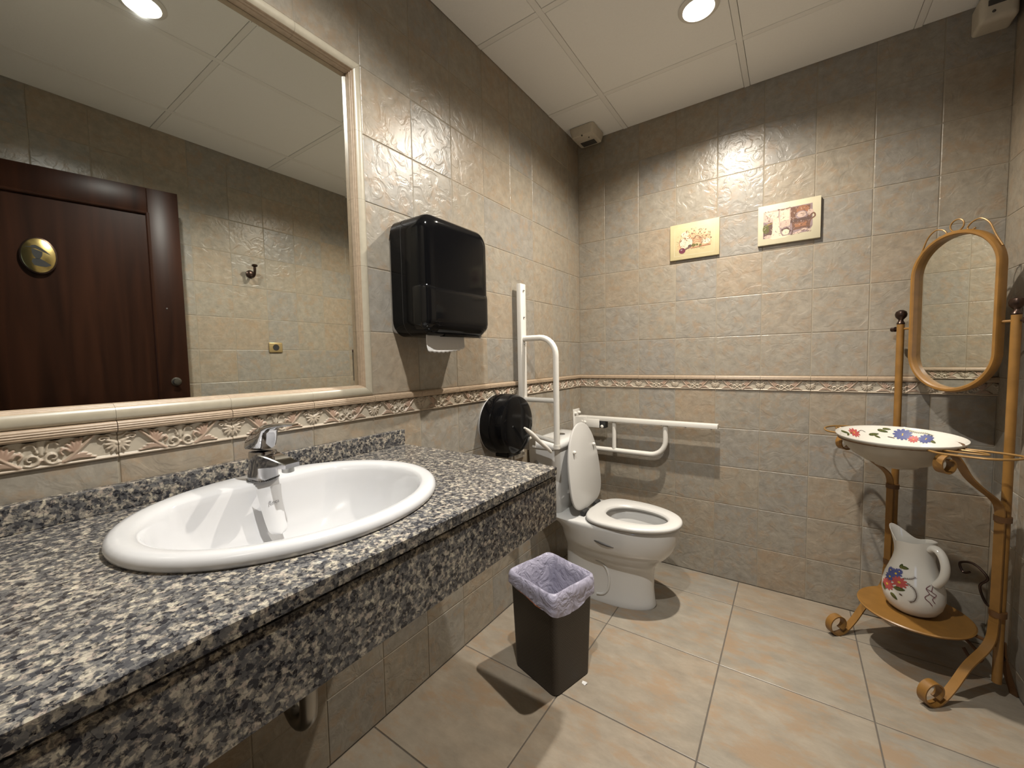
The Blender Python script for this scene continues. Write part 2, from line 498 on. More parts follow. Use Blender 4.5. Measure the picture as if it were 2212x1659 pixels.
# near wall with the doorway the camera stands in
DX0, DX1, DZ = 0.90, 1.735, 2.12
mb = MB()
mb.box((-0.1, YN - 0.12, 0), (DX0, YN, H + 0.03)); mb.box((DX1, YN - 0.12, 0), (W, YN, H + 0.03)); mb.box((DX0, YN - 0.12, DZ), (DX1, YN, H + 0.03))
wn = tag(mb.build('wall_near', MT['tile'], smooth=False), 'near wall around the entrance doorway', kind='structure')
mb = MB()
mb.box((DX0, YN - 0.125, 0), (DX0 + 0.03, YN + 0.004, DZ)); mb.box((DX0 - .001, YN - 0.125, DZ - 0.03), (DX1, YN + 0.004, DZ))
tag(mb.build('trim_3', MT['door'], smooth=False), 'dark wooden door casing', kind='structure')

# floor
mb = MB(); mb.box((-0.1, -4.6, -0.08), (2.7, 0.1, -0.0018))
fl = tag(mb.build('floor', MT['floor_grout'], smooth=False), 'large beige stoneware floor tiles with thin dark joints', kind='structure')
fx = [0.0, 0.4405, 0.891, 1.3415, W]
fy = [0.0, -0.24, -0.6905, -1.141, -1.5915, -2.042, YN]
for i in range(4):
    for j in range(6):
        me = tile_mesh(fx[i + 1] - fx[i] - 0.0032, fy[j] - fy[j + 1] - 0.0032, 0.008, 0.0018, MT['floor'])
        # lay flat: local Z -> +y, local -Y -> +z
        inst('floor_tile', me, fl, (fx[i] + 0.0016, fy[j + 1] + 0.0016, random.uniform(-.0002, .0002)), (-pi / 2, 0, 0))
# ceiling: recessed panels on a bar grid
mb = MB(); mb.box((-0.1, YN, H + 0.03), (W + 0.1, 0.1, H + 0.08))
ce = tag(mb.build('ceiling', MT['dark'], smooth=False), 'suspended ceiling of square white panels on a metal bar grid', kind='structure')
gx = [0.0, 0.2966, 0.898, 1.4955, W]; gy = [0.0, -0.357, -0.955, -1.558, -2.16, YN]
BW = 0.024
for i in range(4):
    for j in range(5):
        a0 = gx[i] + (BW / 2 + 0.0015 if i else 0.001); a1 = gx[i + 1] - (BW / 2 + 0.0015 if i < 3 else 0.001)
        b1 = gy[j] - (BW / 2 + 0.0015 if j else 0.001); b0 = gy[j + 1] + (BW / 2 + 0.0015 if j < 4 else 0.001)
        mb = MB(); mb.box((a0, b0, H + 0.001 + random.uniform(-.0008, .001)), (a1, b1, H + 0.014), 0.0015, 1)
        mb.build('ceiling_panel', MT['panel'], ce)
for x in gx[1:-1]:
    mb = MB(); mb.box((x - BW / 2, YN, H), (x + BW / 2, 0, H + 0.02), 0.001, 1); mb.build('grid_bar', MT['tbar'], ce)
for y in gy[1:-1]:
    for i in range(4):
        a0 = gx[i] + (BW / 2 if i else 0); a1 = gx[i + 1] - (BW / 2 if i < 3 else 0)
        mb = MB(); mb.box((a0, y - BW / 2, H + 0.0004), (a1, y + BW / 2, H + 0.02), 0.001, 1); mb.build('grid_bar', MT['tbar'], ce)

# corridor beyond the doorway (behind the camera, seen only in reflections)
mb = MB()
mb.box((-0.1, -4.7, 0), (2.7, -4.6, 2.6)); mb.box((-0.2, -4.6, 0), (-0.1, YN - 0.12, 2.6)); mb.box((2.6, -4.6, 0), (2.7, YN - 0.12, 2.6)); mb.box((-0.2, -4.7, 2.55), (2.7, YN - 0.12, 2.65))
mb.box((W + 0.1, YN - 0.12, 0), (2.7, YN - 0.02, 2.6))
tag(mb.build('wall_corridor', MT['plaster'], smooth=False), 'dim plastered corridor outside the washroom', kind='structure')
win = tag(MB().box((0.95, -4.6, 0.75), (1.0, -4.57, 2.0)).box((1.65, -4.6, 0.75), (1.70, -4.57, 2.0)).box((1.0, -4.6, 0.75), (1.65, -4.57, 0.8)).box((1.0, -4.6, 1.95), (1.65, -4.57, 2.0)).box((1.31, -4.6, 0.8), (1.34, -4.57, 1.95)).build('window_1', MT['rail'], smooth=False), 'corridor window with two daylit panes', kind='structure')
MB().box((1.0, -4.595, 0.8), (1.31, -4.585, 1.95)).build('pane', MT['daylight'], win, smooth=False)
MB().box((1.34, -4.595, 0.8), (1.65, -4.585, 1.95)).build('pane', MT['daylight'], win, smooth=False)

# ------------------------------------------------------------------ border trim: relief tile + fluted moulding
BH = 0.0500; MH = 0.0225
def relief_mesh(L_=0.2, nx=150, nz=40):
    u = np.linspace(0, 1, nx)[:, None] * np.ones((1, nz)); v = np.ones((nx, 1)) * np.linspace(0, 1, nz)[None, :]
    asp = L_ / BH
    x = u * asp; z = v                     # units of band height
    hgt = np.zeros_like(u); gl = np.zeros_like(u)
    def stroke(P, w, hh, g, taper=True):
        nonlocal hgt, gl
        P = [Vector((p[0] * asp, p[1], 0)) for p in P]
        P = catmull(P, 5)
        n = len(P)
        for i in range(n - 1):
            a, b_ = P[i], P[i + 1]
            dx, dz = b_.x - a.x, b_.y - a.y; l2 = dx * dx + dz * dz + 1e-9
            t = np.clip(((x - a.x) * dx + (z - a.y) * dz) / l2, 0, 1)
            d = np.sqrt((x - a.x - t * dx) ** 2 + (z - a.y - t * dz) ** 2)
            f = i / (n - 1)
            ww = w * (1 - 0.55 * f) if taper else w
            q = hh * np.sqrt(np.clip(1 - (d / ww) ** 2, 0, 1))
            m_ = q > hgt
            gl = np.where(m_, g, gl); hgt = np.maximum(hgt, q)
    def sym(P, w, hh, g, taper=True):
        stroke(P, w, hh, g, taper); stroke([(1 - p[0], p[1]) for p in P], w, hh, g, taper)
    stroke([(-0.05, 0.05), (1.05, 0.05)], 0.06, 0.7, 0.45, False)
    # flower at the joint
    for e in (0, 1):
        stroke([(e, 0.56), (e, 0.565)], 0.10, 0.9, 0.3, False)
        for k in range(9):
            a = -pi / 2 + (k - 4) * 0.52
            stroke([(e + 0.13 * cos(a) / asp, 0.56 + 0.13 * sin(a)), (e + 0.34 * cos(a) / asp, 0.56 + 0.34 * sin(a))], 0.085, 0.75, 0.32)
        stroke([(e - 0.06, 0.95), (e - 0.03, 0.86), (e + 0.03, 0.86), (e + 0.06, 0.95)], 0.05, 0.6, 0.4)
    # little curls beside the flower
    sym([(0.06, 0.8), (0.10, 0.86), (0.13, 0.8), (0.11, 0.72), (0.09, 0.76)], 0.055, 0.7, 0.4)
    # long diagonal stem
    sym([(0.165, 0.98), (0.22, 0.72), (0.28, 0.45), (0.36, 0.14)], 0.06, 0.95, 0.75, False)
    # leaf fan, pink
    for k in range(5):
        sym([(0.285, 0.45), (0.245 + 0.032 * k, 0.90 - 0.05 * k * k * 0.35)], 0.095, 0.7, 0.95)
    # low acanthus leaf
    for k in range(3):
        sym([(0.37, 0.13), (0.27, 0.22 + 0.06 * k), (0.16 + 0.03 * k, 0.16 + 0.09 * k)], 0.07, 0.8, 0.85)
    # volute
    pv = []
    for k in range(12):
        a = -2.2 + k * 0.62; rr_ = 0.23 - 0.016 * k
        pv.append((0.435 + rr_ * cos(a) / asp, 0.34 + rr_ * sin(a)))
    sym(pv, 0.065, 0.9, 0.25)
    sym([(0.33, 0.5), (0.355, 0.6), (0.385, 0.52), (0.37, 0.38)], 0.07, 0.8, 0.8)
    # plume in the middle
    sym([(0.40, 0.80), (0.42, 0.88), (0.455, 0.84), (0.475, 0.55)], 0.055, 0.75, 0.3)
    stroke([(0.5, 0.95), (0.5, 0.5)], 0.12, 0.5, 0.15)
    stroke([(0.47, 0.16), (0.5, 0.3), (0.53, 0.16)], 0.06, 0.8, 0.7)
    edge = 0.97 + 0.03 * np.sin(u * 40)
    zz = z * BH * np.where(v > 0.999, edge, 1.0)
    depth = -(0.0010 + hgt * 0.0066)
    gap = 0.0007
    V = np.stack([gap + u * (L_ - 2 * gap), depth, zz], -1).reshape(-1, 3)
    idx = np.arange(nx * nz).reshape(nx, nz)
    Fc = np.stack([idx[:-1, :-1], idx[1:, :-1], idx[1:, 1:], idx[:-1, 1:]], -1).reshape(-1, 4)
    # skirt to the wall
    rim = list(idx[:, 0]) + list(idx[-1, 1:]) + list(idx[-2::-1, -1]) + list(idx[0, -2:0:-1])
    V = [tuple(p) for p in V]; Fc = [tuple(int(i) for i in f) for f in Fc]
    k0 = len(V)
    for r in rim: V.append((V[r][0], 0.004, V[r][2]))
    nr = len(rim)
    for i in range(nr):
        Fc.append((int(rim[(i + 1) % nr]), int(rim[i]), k0 + i, k0 + (i + 1) % nr))
    me = bpy.data.meshes.new('border_tile')
    me.from_pydata(V, [], Fc)
    a = me.attributes.new('glaze', 'FLOAT', 'POINT')
    vals = list((gl * np.clip(hgt * 1.6, 0, 1)).reshape(-1)) + [0.3] * nr
    a.data.foreach_set('value', vals)
    me.materials.append(MT['border'])
    me.update(); me.shade_smooth()
    return me
def moulding_mesh(L_):
    # rounded bar with four flutes; profile in (y,z)
    prof = [(0.004, 0.0)]
    for k in range(33):
        t = k / 32
        base = -0.0135 * sqrt(max(0, 1 - (2 * t - 1) ** 4)) + 0.0
        groove = 0.0011 * (0.5 - 0.5 * cos(2 * pi * 5 * t)) if 0.1 < t < 0.9 else 0
        prof.append((base + groove, t * MH))
    prof.append((0.004, MH))
    g = 0.0006
    R = [[(g, p[0], p[1]) for p in prof], [(L_ - g, p[0], p[1]) for p in prof]]
    mb = MB(); mb.rings(R, True, True, True)
    me = bpy.data.meshes.new('moulding')
    me.from_pydata(mb.V, [], mb.F); me.materials.append(MT['tan']); me.update(); me.shade_smooth(); me.set_sharp_from_angle(angle=radians(60))
    return me
REL = relief_mesh()
REL_CUT = {}
def border(name, label, cuts, origin, rz, flip=False):
    # cuts are joints along local X in metres; pieces shorter than a tile are cut pieces
    mb = MB(); mb.box((0, 0.0, 0.0), (1e-3, 0.002, 1e-3))
    t = bpy.data.objects.new(name, None); COL.objects.link(t); t.empty_display_size = 0.05
    tag(t, label, kind='structure')
    ca, sa = cos(rz), sin(rz)
    for i in range(len(cuts) - 1):
        a0, a1 = cuts[i], cuts[i + 1]; ln = a1 - a0
        if ln > 0.19:
            me = REL; lx = a0
        else:
            k = (round(ln, 3), i == 0)
            if k not in REL_CUT:
                m2 = REL.copy(); bm = bmesh.new(); bm.from_mesh(m2)
                # keep the part of the tile next to the neighbouring full tile
                if i == 0:
                    bmesh.ops.bisect_plane(bm, geom=bm.verts[:] + bm.edges[:] + bm.faces[:], plane_co=(0.2 - ln, 0, 0), plane_no=(-1, 0, 0), clear_outer=True)
                    bmesh.ops.translate(bm, verts=bm.verts[:], vec=(-(0.2 - ln), 0, 0))
                else:
                    bmesh.ops.bisect_plane(bm, geom=bm.verts[:] + bm.edges[:] + bm.faces[:], plane_co=(ln, 0, 0), plane_no=(1, 0, 0), clear_outer=True)
                bm.to_mesh(m2); bm.free(); REL_CUT[k] = m2
            me = REL_CUT[k]; lx = a0
        sc = 1.0
        p = (origin[0] + ca * lx, origin[1] + sa * lx)
        o = inst('border_tile', me, t, (p[0], p[1], TZ0), (0, 0, rz))
        if ln > 0.19: o.scale = (ln / 0.2, 1, 1)
        kk = round(ln, 3)
        if ('m', kk) not in REL_CUT: REL_CUT[('m', kk)] = moulding_mesh(ln)
        inst('moulding', REL_CUT[('m', kk)], t, (p[0], p[1], TZ0 + BH), (0, 0, rz))
    return t
border('trim_1', 'relief border of acanthus scrolls under a fluted tan moulding below the mirror', [y - YN for y in ycut], (0, YN), pi / 2)
border('trim_2', 'relief border of acanthus scrolls under a fluted tan moulding on the back wall', xc, (0, 0), 0)

# ------------------------------------------------------------------ ceiling downlights
def downlight(lx, ly, label):
    t = thing('ceiling_downlight', label, 'ceiling light', (lx, ly, H), 0, 'recessed ceiling downlights')
    MB().lathe([(0.050, 0.0), (0.070, -0.0005), (0.071, -0.004), (0.064, -0.009), (0.055, -0.010), (0.053, -0.006), (0.052, 0.0)], 40, cap=False).build('ring', MT['rail'], t)
    MB().lathe([(0.0535, -0.003), (0.049, -0.008), (0.034, -0.011), (0.001, -0.0125)], 40, cap=True).build('glass', MT['lamp'], t)
downlight(0.79, -0.63, 'lit round ceiling downlight nearest the toilet')
downlight(0.79, -1.83, 'lit round ceiling downlight above the wash basin, seen in the mirror')

# ------------------------------------------------------------------ big wall mirror
XM = -0.024
MY0 = -2.395
t = thing('wall_mirror', 'large rectangular wall mirror in a cream tiled frame above the counter', 'mirror', (XM, MY0, MIR_Z0))
fwid = 0.034
ga, gb = 0.0, MIR_Y - fwid + 0.004 - MY0          # local y of glass
za, zb = fwid - 0.004, MIR_Z1 - MIR_Z0 - fwid + 0.004
bvw = 0.021; bd = 0.0002
V = [(0, ga, za + bvw), (0, gb - bvw, za + bvw), (0, gb - bvw, zb - bvw), (0, ga, zb - bvw),
     (-bd, ga, za), (-bd, gb, za), (-bd, gb, zb), (-bd, ga, zb)]
MB().add(V[:4], [(0, 1, 2, 3)]).build('glass', MT['mirror'], t, smooth=False)
# bevelled edge strips share the glass outline
MB().add([V[i] for i in (4, 5, 1, 0)], [(0, 1, 2, 3)]).build('bevel', MT['mirror'], t, smooth=False)
MB().add([V[i] for i in (5, 6, 2, 1)], [(0, 1, 2, 3)]).build('bevel', MT['mirror'], t, smooth=False)
MB().add([V[i] for i in (6, 7, 3, 2)], [(0, 1, 2, 3)]).build('bevel', MT['mirror'], t, smooth=False)
# frame: profile across (w from outer edge inward, x outward), per 0.2 m piece
def frame_piece(p0, p1, inward, m0, m1):
    """piece from p0 to p1 along the outer edge (y,z local), inward unit vector; m0/m1 mitre ends"""
    prof_c = [(0.0, 0.018), (0.0, 0.0255), (0.0025, 0.0295), (0.008, 0.032), (0.016, 0.0325), (0.022, 0.031), (0.0262, 0.0275)]
    prof_t = [(0.0262, 0.0275), (0.0275, 0.026), (0.0285, 0.0225), (0.030, 0.0215), (0.031, 0.017), (0.0325, 0.016), (0.034, 0.0003)]
    d = (Vector(p1) - Vector(p0)).normalized(); iv = Vector(inward)
    def ring(pr, p, m_, s_):
        return [(x_, (Vector(p) + iv * w_ + d * (w_ * m_ * s_))[0], (Vector(p) + iv * w_ + d * (w_ * m_ * s_))[1]) for w_, x_ in pr]
    g = d * 0.0002
    a = MB().rings([ring(prof_c, Vector(p0) + g, m0, 1), ring(prof_c, Vector(p1) - g, m1, -1)], False).build('frame_tile', MT['frame'], t, angle=40)
    MB().rings([ring(prof_t, Vector(p0) + g, m0, 1), ring(prof_t, Vector(p1) - g, m1, -1)], False).build('inner_lip', MT['tan'], a, angle=40)
ht = MIR_Z1 - MIR_Z0; yr = MIR_Y - MY0
for i in range(5):
    frame_piece((yr, i * PZ), (yr, (i + 1) * PZ), (-1, 0), 1 if i == 0 else 0, 1 if i == 4 else 0)
js = [0.0] + [y - MY0 for y in (-2.3447, -2.1447, -1.9447, -1.7447)] + [yr]
for i in range(5):
    frame_piece((js[i], 0), (js[i + 1], 0), (0, 1), 0, 1 if i == 4 else 0)
    frame_piece((js[i], ht), (js[i + 1], ht), (0, -1), 0, 1 if i == 4 else 0)

# ------------------------------------------------------------------ granite counter
CZ = 0.905; CX = 0.602; CY = -1.436; CTH = 0.023
SCX, SCY, SA, SB = 0.292, -1.940, 0.249, 0.283          # basin ellipse
t = thing('granite_counter', 'speckled grey and cream granite counter with apron along the mirror wall', 'counter', (0, 0, CZ))
ang = sorted(set([2 * pi * k / 96 for k in range(96)] + [atan2(y - SCY, x - SCX) % (2 * pi) for x in (0.0, CX) for y in (YN + 0.001, CY)]))
def rect_hit(a):
    c_, s_ = cos(a), sin(a); tt = 1e9
    for lim, comp, cen in ((0.0, c_, SCX), (CX, c_, SCX)):
        if abs(comp) > 1e-9:
            q = (lim - cen) / comp
            if q > 0: tt = min(tt, q)
    for lim, comp, cen in ((YN + 0.001, s_, SCY), (CY, s_, SCY)):
        if abs(comp) > 1e-9:
            q = (lim - cen) / comp
            if q > 0: tt = min(tt, q)
    return (SCX + c_ * tt, SCY + s_ * tt)
def ell(a, k):
    c_, s_ = cos(a), sin(a); r = 1 / sqrt((c_ / SA) ** 2 + (s_ / SB) ** 2) * k
    return (SCX + c_ * r, SCY + s_ * r)
be = 0.0022
def shr(p, e):
    return (min(p[0], CX - e) if p[0] > CX - 0.001 else p[0], min(p[1], CY - e) if p[1] > CY - 0.001 else p[1])
R = [[(*ell(a, .93), -CTH) for a in ang], [(*ell(a, .93), 0) for a in ang], [(*shr(rect_hit(a), be), 0) for a in ang], [(*rect_hit(a), -be) for a in ang], [(*rect_hit(a), -CTH + .002) for a in ang], [(*shr(rect_hit(a), .002), -CTH) for a in ang]]
MB().rings(R, True, loop=True).build('slab', MT['granite'], t, angle=25)
MB().box((0.0, YN + 0.001, 0.0), (0.020, CY, 0.050), 0.0015, 1).build('backsplash', MT['granite'], t)
MB().box((CX - 0.022, YN + 0.001, -0.143), (CX - 0.002, CY + 0.0, -CTH - 0.003), 0.0012, 1).build('apron', MT['granite'], t)
MB().box((0.05, CY - 0.03, -0.09), (CX - 0.022, CY - 0.006, -CTH), 0.001, 1).build('end_bracket', MT['steel'], t)

# ------------------------------------------------------------------ basin
t = thing('wash_basin', 'white oval ceramic wash basin set into the granite counter', 'basin', (SCX, SCY, CZ))
def egg(k, kx=0.0):
    return [(SA * k * cos(2 * pi * j / 72) + kx, SB * k * sin(2 * pi * j / 72)) for j in range(72)]
prof = [(0.985, 0.0), (1.0, 0.004), (1.003, 0.010), (0.995, 0.0165), (0.975, 0.021), (0.945, 0.0225), (0.90, 0.0215)]
R = [[(x, y, z) for x, y in egg(k)] for k, z in prof]
def bowl_ring(k, z, sh):
    """inside ring: pushed toward the front so the tap ledge at the back stays wide"""
    out = []
    for j in range(72):
        a = 2 * pi * j / 72
        x = SA * k * cos(a); y = SB * k * sin(a)
        # flatten the wall side (x<0): ledge
        lim = -SA * (0.56 - (0.93 - k) * 0.0)
        x = x + sh
        if x < -0.155 + (0.9 - k) * 0.16 + 0.0:
            x = (-0.155 + (0.9 - k) * 0.16) + (x - (-0.155 + (0.9 - k) * 0.16)) * 0.16
        out.append((x, y, z))
    return out
for k, z, sh in [(0.875, 0.0195, 0.004), (0.855, 0.014, 0.006), (0.84, 0.004, 0.008), (0.815, -0.02, 0.010), (0.77, -0.055, 0.012), (0.69, -0.09, 0.014), (0.56, -0.118, 0.016), (0.38, -0.135, 0.018), (0.16, -0.143, 0.02), (0.085, -0.145, 0.02)]:
    R.append(bowl_ring(k, z, sh))
mb = MB(); mb.rings(R, True)
# outer underside
U = [[(x, y, z) for x, y in egg(k)] for k, z in [(0.985, 0.0), (0.92, 0.0), (0.90, -0.03), (0.82, -0.09), (0.6, -0.14), (0.1, -0.158)]]
mb.rings(U, True, False, True)
bas = mb.build('bowl', MT['ceramic'], t, angle=60)
MB().lathe([(0.024, -0.1435), (0.022, -0.141), (0.015, -0.1425), (0.001, -0.1425)], 24, c=(0.02, 0, 0)).build('drain', MT['chrome'], bas)
# overflow channel moulded down the back wall of the bowl
path = catmull([(-0.128, 0.0, 0.012), (-0.121, 0.0, -0.02), (-0.105, 0.0, -0.06), (-0.088, 0.0, -0.085)], 8)
R = []
for i, p in enumerate(path):
    f = i / (len(path) - 1); w_ = (0.026 - 0.008 * f) * (1 if f < .8 else sqrt(max(.02, 1 - ((f - .8) / .2) ** 2))); hh = 0.011 * (1 - 0.4 * f)
    R.append([(p[0] + hh * (1 - (2 * j / 10 - 1) ** 2) - 0.004, w_ * (2 * j / 10 - 1), p[2] + hh * .25 * (1 - (2 * j / 10 - 1) ** 2)) for j in range(11)])
mb = MB(); mb.rings(R, False); mb.build('overflow_channel', MT['ceramic'], bas, angle=60)
# maker's mark: four small letters with a rule beneath
fc = bpy.data.curves.new('maker_mark', 'FONT'); fc.body = 'Roca'; fc.size = 0.011; fc.shear = 0.2; fc.extrude = 0.00015; fc.align_x = 'CENTER'
tmp = bpy.data.objects.new('tmp', fc); COL.objects.link(tmp)
dg = bpy.context.evaluated_depsgraph_get()
tme = bpy.data.meshes.new_from_object(tmp.evaluated_get(dg)); bpy.data.objects.remove(tmp)
tme.materials.append(INK['grey'])
mk = bpy.data.objects.new('maker_mark', tme); COL.objects.link(mk); mk.parent = bas
mk.location = (-0.1125, 0.0, -0.022); mk.rotation_euler = (radians(66), 0, radians(90))

# tap
t = thing('basin_tap', 'chrome single-lever mixer tap with a ball chain round its base', 'tap', (0.118, -1.932, CZ + 0.0215), radians(10))
t.scale = (1.06, 1.06, 1.02)
mb = MB()
def sq(cx, cy, hx, hy, z, p=3.2, n=28, tz=0):
    out = []
    for j in range(n):
        a = 2 * pi * j / n; c_, s_ = cos(a), sin(a)
        out.append((cx + hx * math.copysign(abs(c_) ** (2 / p), c_), cy + hy * math.copysign(abs(s_) ** (2 / p), s_), z + tz * c_))
    return out
mb.rings([sq(0, 0, .027, .026, 0), sq(0, 0, .0265, .0255, .004), sq(.001, 0, .0245, .0235, .02), sq(.002, 0, .024, .0225, .04), sq(.003, 0, .0245, .023, .058), sq(.003, 0, .024, .0225, .063), sq(.003, 0, .019, .018, .0645)], True, True, True)
body = mb.build('body', MT['chrome'], t, angle=40)
mb = MB()
mb.rings([[(x, y * w_, z) for (y, z) in ((-1, zb_), (1, zb_), (1, zt), (0.9, zt + .002), (-0.9, zt + .002), (-1, zt))] for x, w_, zb_, zt in
          [(0.0, .0225, .025, .058), (.02, .0215, .030, .0575), (.045, .019, .0335, .053), (.07, .0175, .034, .047), (.09, .0165, .0335, .0425), (.094, .0155, .034, .0415)]], True, True, True)
mb.build('spout', MT['chrome'], t, angle=30)
MB().lathe([(.0115, .0), (.0115, -.010), (.0095, -.011), (.009, -.004)], 20, c=(.080, 0, .034)).build('aerator', MT['steel'], t)
mb = MB()
# lever: dome then flat handle sweeping forward and up
Rr = []
for x, z0, z1, w_ in [(-.0262, .066, .074, .014), (-.0245, .0655, .084, .0215), (-.015, .0655, .099, .0245), (0, .0655, .112, .0245), (.012, .066, .119, .0235), (.02, .068, .122, .022), (.0245, .082, .1235, .0205), (.030, .104, .1245, .019), (.045, .114, .126, .017), (.07, .120, .1275, .015), (.098, .123, .128, .0125), (.108, .1245, .1275, .008)]:
    Rr.append([(x, math.copysign(abs(cos(2 * pi * j / 24)) ** .7, cos(2 * pi * j / 24)) * w_, (z0 + z1) / 2 + (z1 - z0) / 2 * math.copysign(abs(sin(2 * pi * j / 24)) ** .7, sin(2 * pi * j / 24))) for j in range(24)])
mb.rings(Rr, True, True, True)
lev = mb.build('lever', MT['chrome'], t, angle=50)
MB().sphere((.0225, 0, .085), .0042, 12, 8, (0.5, 1, 1)).build('index_button', MT['rubber'], lev)
mb = MB()
for k in range(44):
    a = 2 * pi * k / 44
    mb.sphere((.0295 * cos(a), .0285 * sin(a), .0022 + .001 * sin(3 * a)), .0019, 8, 6)
tag(mb.build('ball_chain', simple('tarnished_beads', (.10, .10, .10), .25, metal=.8), t), kind='stuff')

# trap under the counter
t = thing('drain_trap', 'tarnished chrome waste trap under the counter', 'pipe', (0.305, SCY - 0.012, 0.435))
pth = catmull([(0, 0, 0.300), (0, 0, 0.2), (0, 0, 0.06), (-0.012, 0, 0.022), (-0.04, 0, 0.006), (-0.07, 0, 0.022), (-0.082, 0, 0.06), (-0.085, 0, 0.11), (-0.10, 0, 0.15), (-0.14, 0, 0.165), (-0.30, 0, 0.17)], 5)
MB().tube(pth, 0.017, 18).build('pipe', simple('tarnished_chrome', (.30, .29, .27), .3, metal=.9), t)
MB().lathe([(.0175, 0), (.023, .003), (.023, .024), (.0175, .027)], 20, c=(0, 0, .10), cap=False).build('collar', MT['rail'], t)

# ------------------------------------------------------------------ paper towel dispenser
DY0, DY1, DZ0, DZ1, DD = -1.463, -1.137, 1.268, 1.652, 0.172
t = thing('towel_dispenser', 'glossy black paper towel dispenser on the wall beside the mirror', 'dispenser', (0, (DY0 + DY1) / 2, DZ0))
hw = (DY1 - DY0) / 2; hh_ = DZ1 - DZ0
def rbox(x0, x1, y0, y1, z0, z1, rv, rf, seg=6):
    """box rounded strongly on its front edges: loft of rounded rectangles from wall (x0) to front (x1)"""
    def rr(x, ins, rad):
        pts = []
        for (cy, cz, a0) in ((y1 - ins - rad, z1 - ins - rad, 0), (y0 + ins + rad, z1 - ins - rad, pi / 2), (y0 + ins + rad, z0 + ins + rad, pi), (y1 - ins - rad, z0 + ins + rad, 3 * pi / 2)):
            for k in range(seg + 1):
                a = a0 + pi / 2 * k / seg
                pts.append((x, cy + rad * cos(a), cz + rad * sin(a)))
        return pts
    R = [rr(x0, 0, rv)]
    for k in range(seg + 1):
        a = pi / 2 * k / seg
        R.append(rr(x1 - rf + rf * sin(a), rf * (1 - cos(a)), max(rv - rf * (1 - cos(a)) * .6, .004)))
    return R
MB().rings(rbox(0.0, 0.014, -hw + .006, hw - .006, .012, hh_ - .055, .02, .003), True, True, True).build('back_plate', MT['grey'], t, angle=30)
R = rbox(0.012, DD, -hw, hw, 0.0, hh_, .052, .040, 8)
cov = MB().rings(R, True, True, True).build('cover', MT['black'], t, angle=30)
# seam between body and hinged front, and smoked lower window
R = rbox(0.062, 0.0635, -hw - .0006, hw + .0006, -.0006, hh_ + .0006, .0525, .0005)
MB().rings(R, True).build('seam', MT['dark'], cov)
R = rbox(DD - 0.060, DD + 0.0018, -hw - .0010, hw + .0010, 0.014, hh_ * 0.46, .030, .038, 8)
MB().rings(R, True, False, True).build('lower_window', MT['black2'], t, angle=30)
MB().box((DD - .075, -hw + .10, -.002), (DD - .022, hw - .045, .010), .002).build('tear_bar', MT['black2'], t)
MB().sphere((DD - .030, hw - .035, .004), .007, 12, 8).build('lock', MT['grey'], t)
# sheet of towel
t = thing('paper_towel', 'white paper towel end hanging from the black wall dispenser', 'paper towel', (0.125, -1.335, DZ0))
n = 40; R = []
for i in range(9):
    f = i / 8
    row = []
    for j in range(n + 1):
        u_ = j / n
        y = (-0.088 - 0.014 * f + 0.012 * f * f) * (1 - u_) + (0.095 - 0.004 * f) * u_
        zb_ = 0.049 + 0.004 * abs(sin(u_ * pi * 9)) - 0.010 * max(0, u_ - 0.75) * 4 * max(0, u_ - .75) * 4 + 0.004 * sin(u_ * 5)
        row.append((0.006 * f * f, y, 0.012 - f * (zb_ + 0.012)))
    R.append(row)
mb = MB(); mb.rings(R, False)
o = mb.build('sheet', MT['paper'], t, angle=60)
sm = o.modifiers.new('thick', 'SOLIDIFY'); sm.thickness = 0.0006

# ------------------------------------------------------------------ jumbo toilet paper dispenser
t = thing('toilet_paper_dispenser', 'round glossy black jumbo toilet paper dispenser above the counter end', 'dispenser', (0, -0.894, 0.899))
RT = 0.134
MB().lathe([(RT - .006, 0), (RT - .004, .006), (RT - .008, .012)], 56, axis='X').build('back_plate', MT['grey'], t)
MB().lathe([(RT - .003, .010), (RT, .020), (RT + .001, .06), (RT - .001, .064), (RT - .001, .067), (RT + .0005, .070), (RT - .002, .10), (RT - .010, .117), (RT - .024, .124), (RT - .06, .1265), (.001, .127)], 64, axis='X').build('cover', MT['black'], t, angle=25)
MB().box((.03, -.05, -RT - .006), (.10, .05, -RT + .02), .004).build('paper_slot', MT['black2'], t)

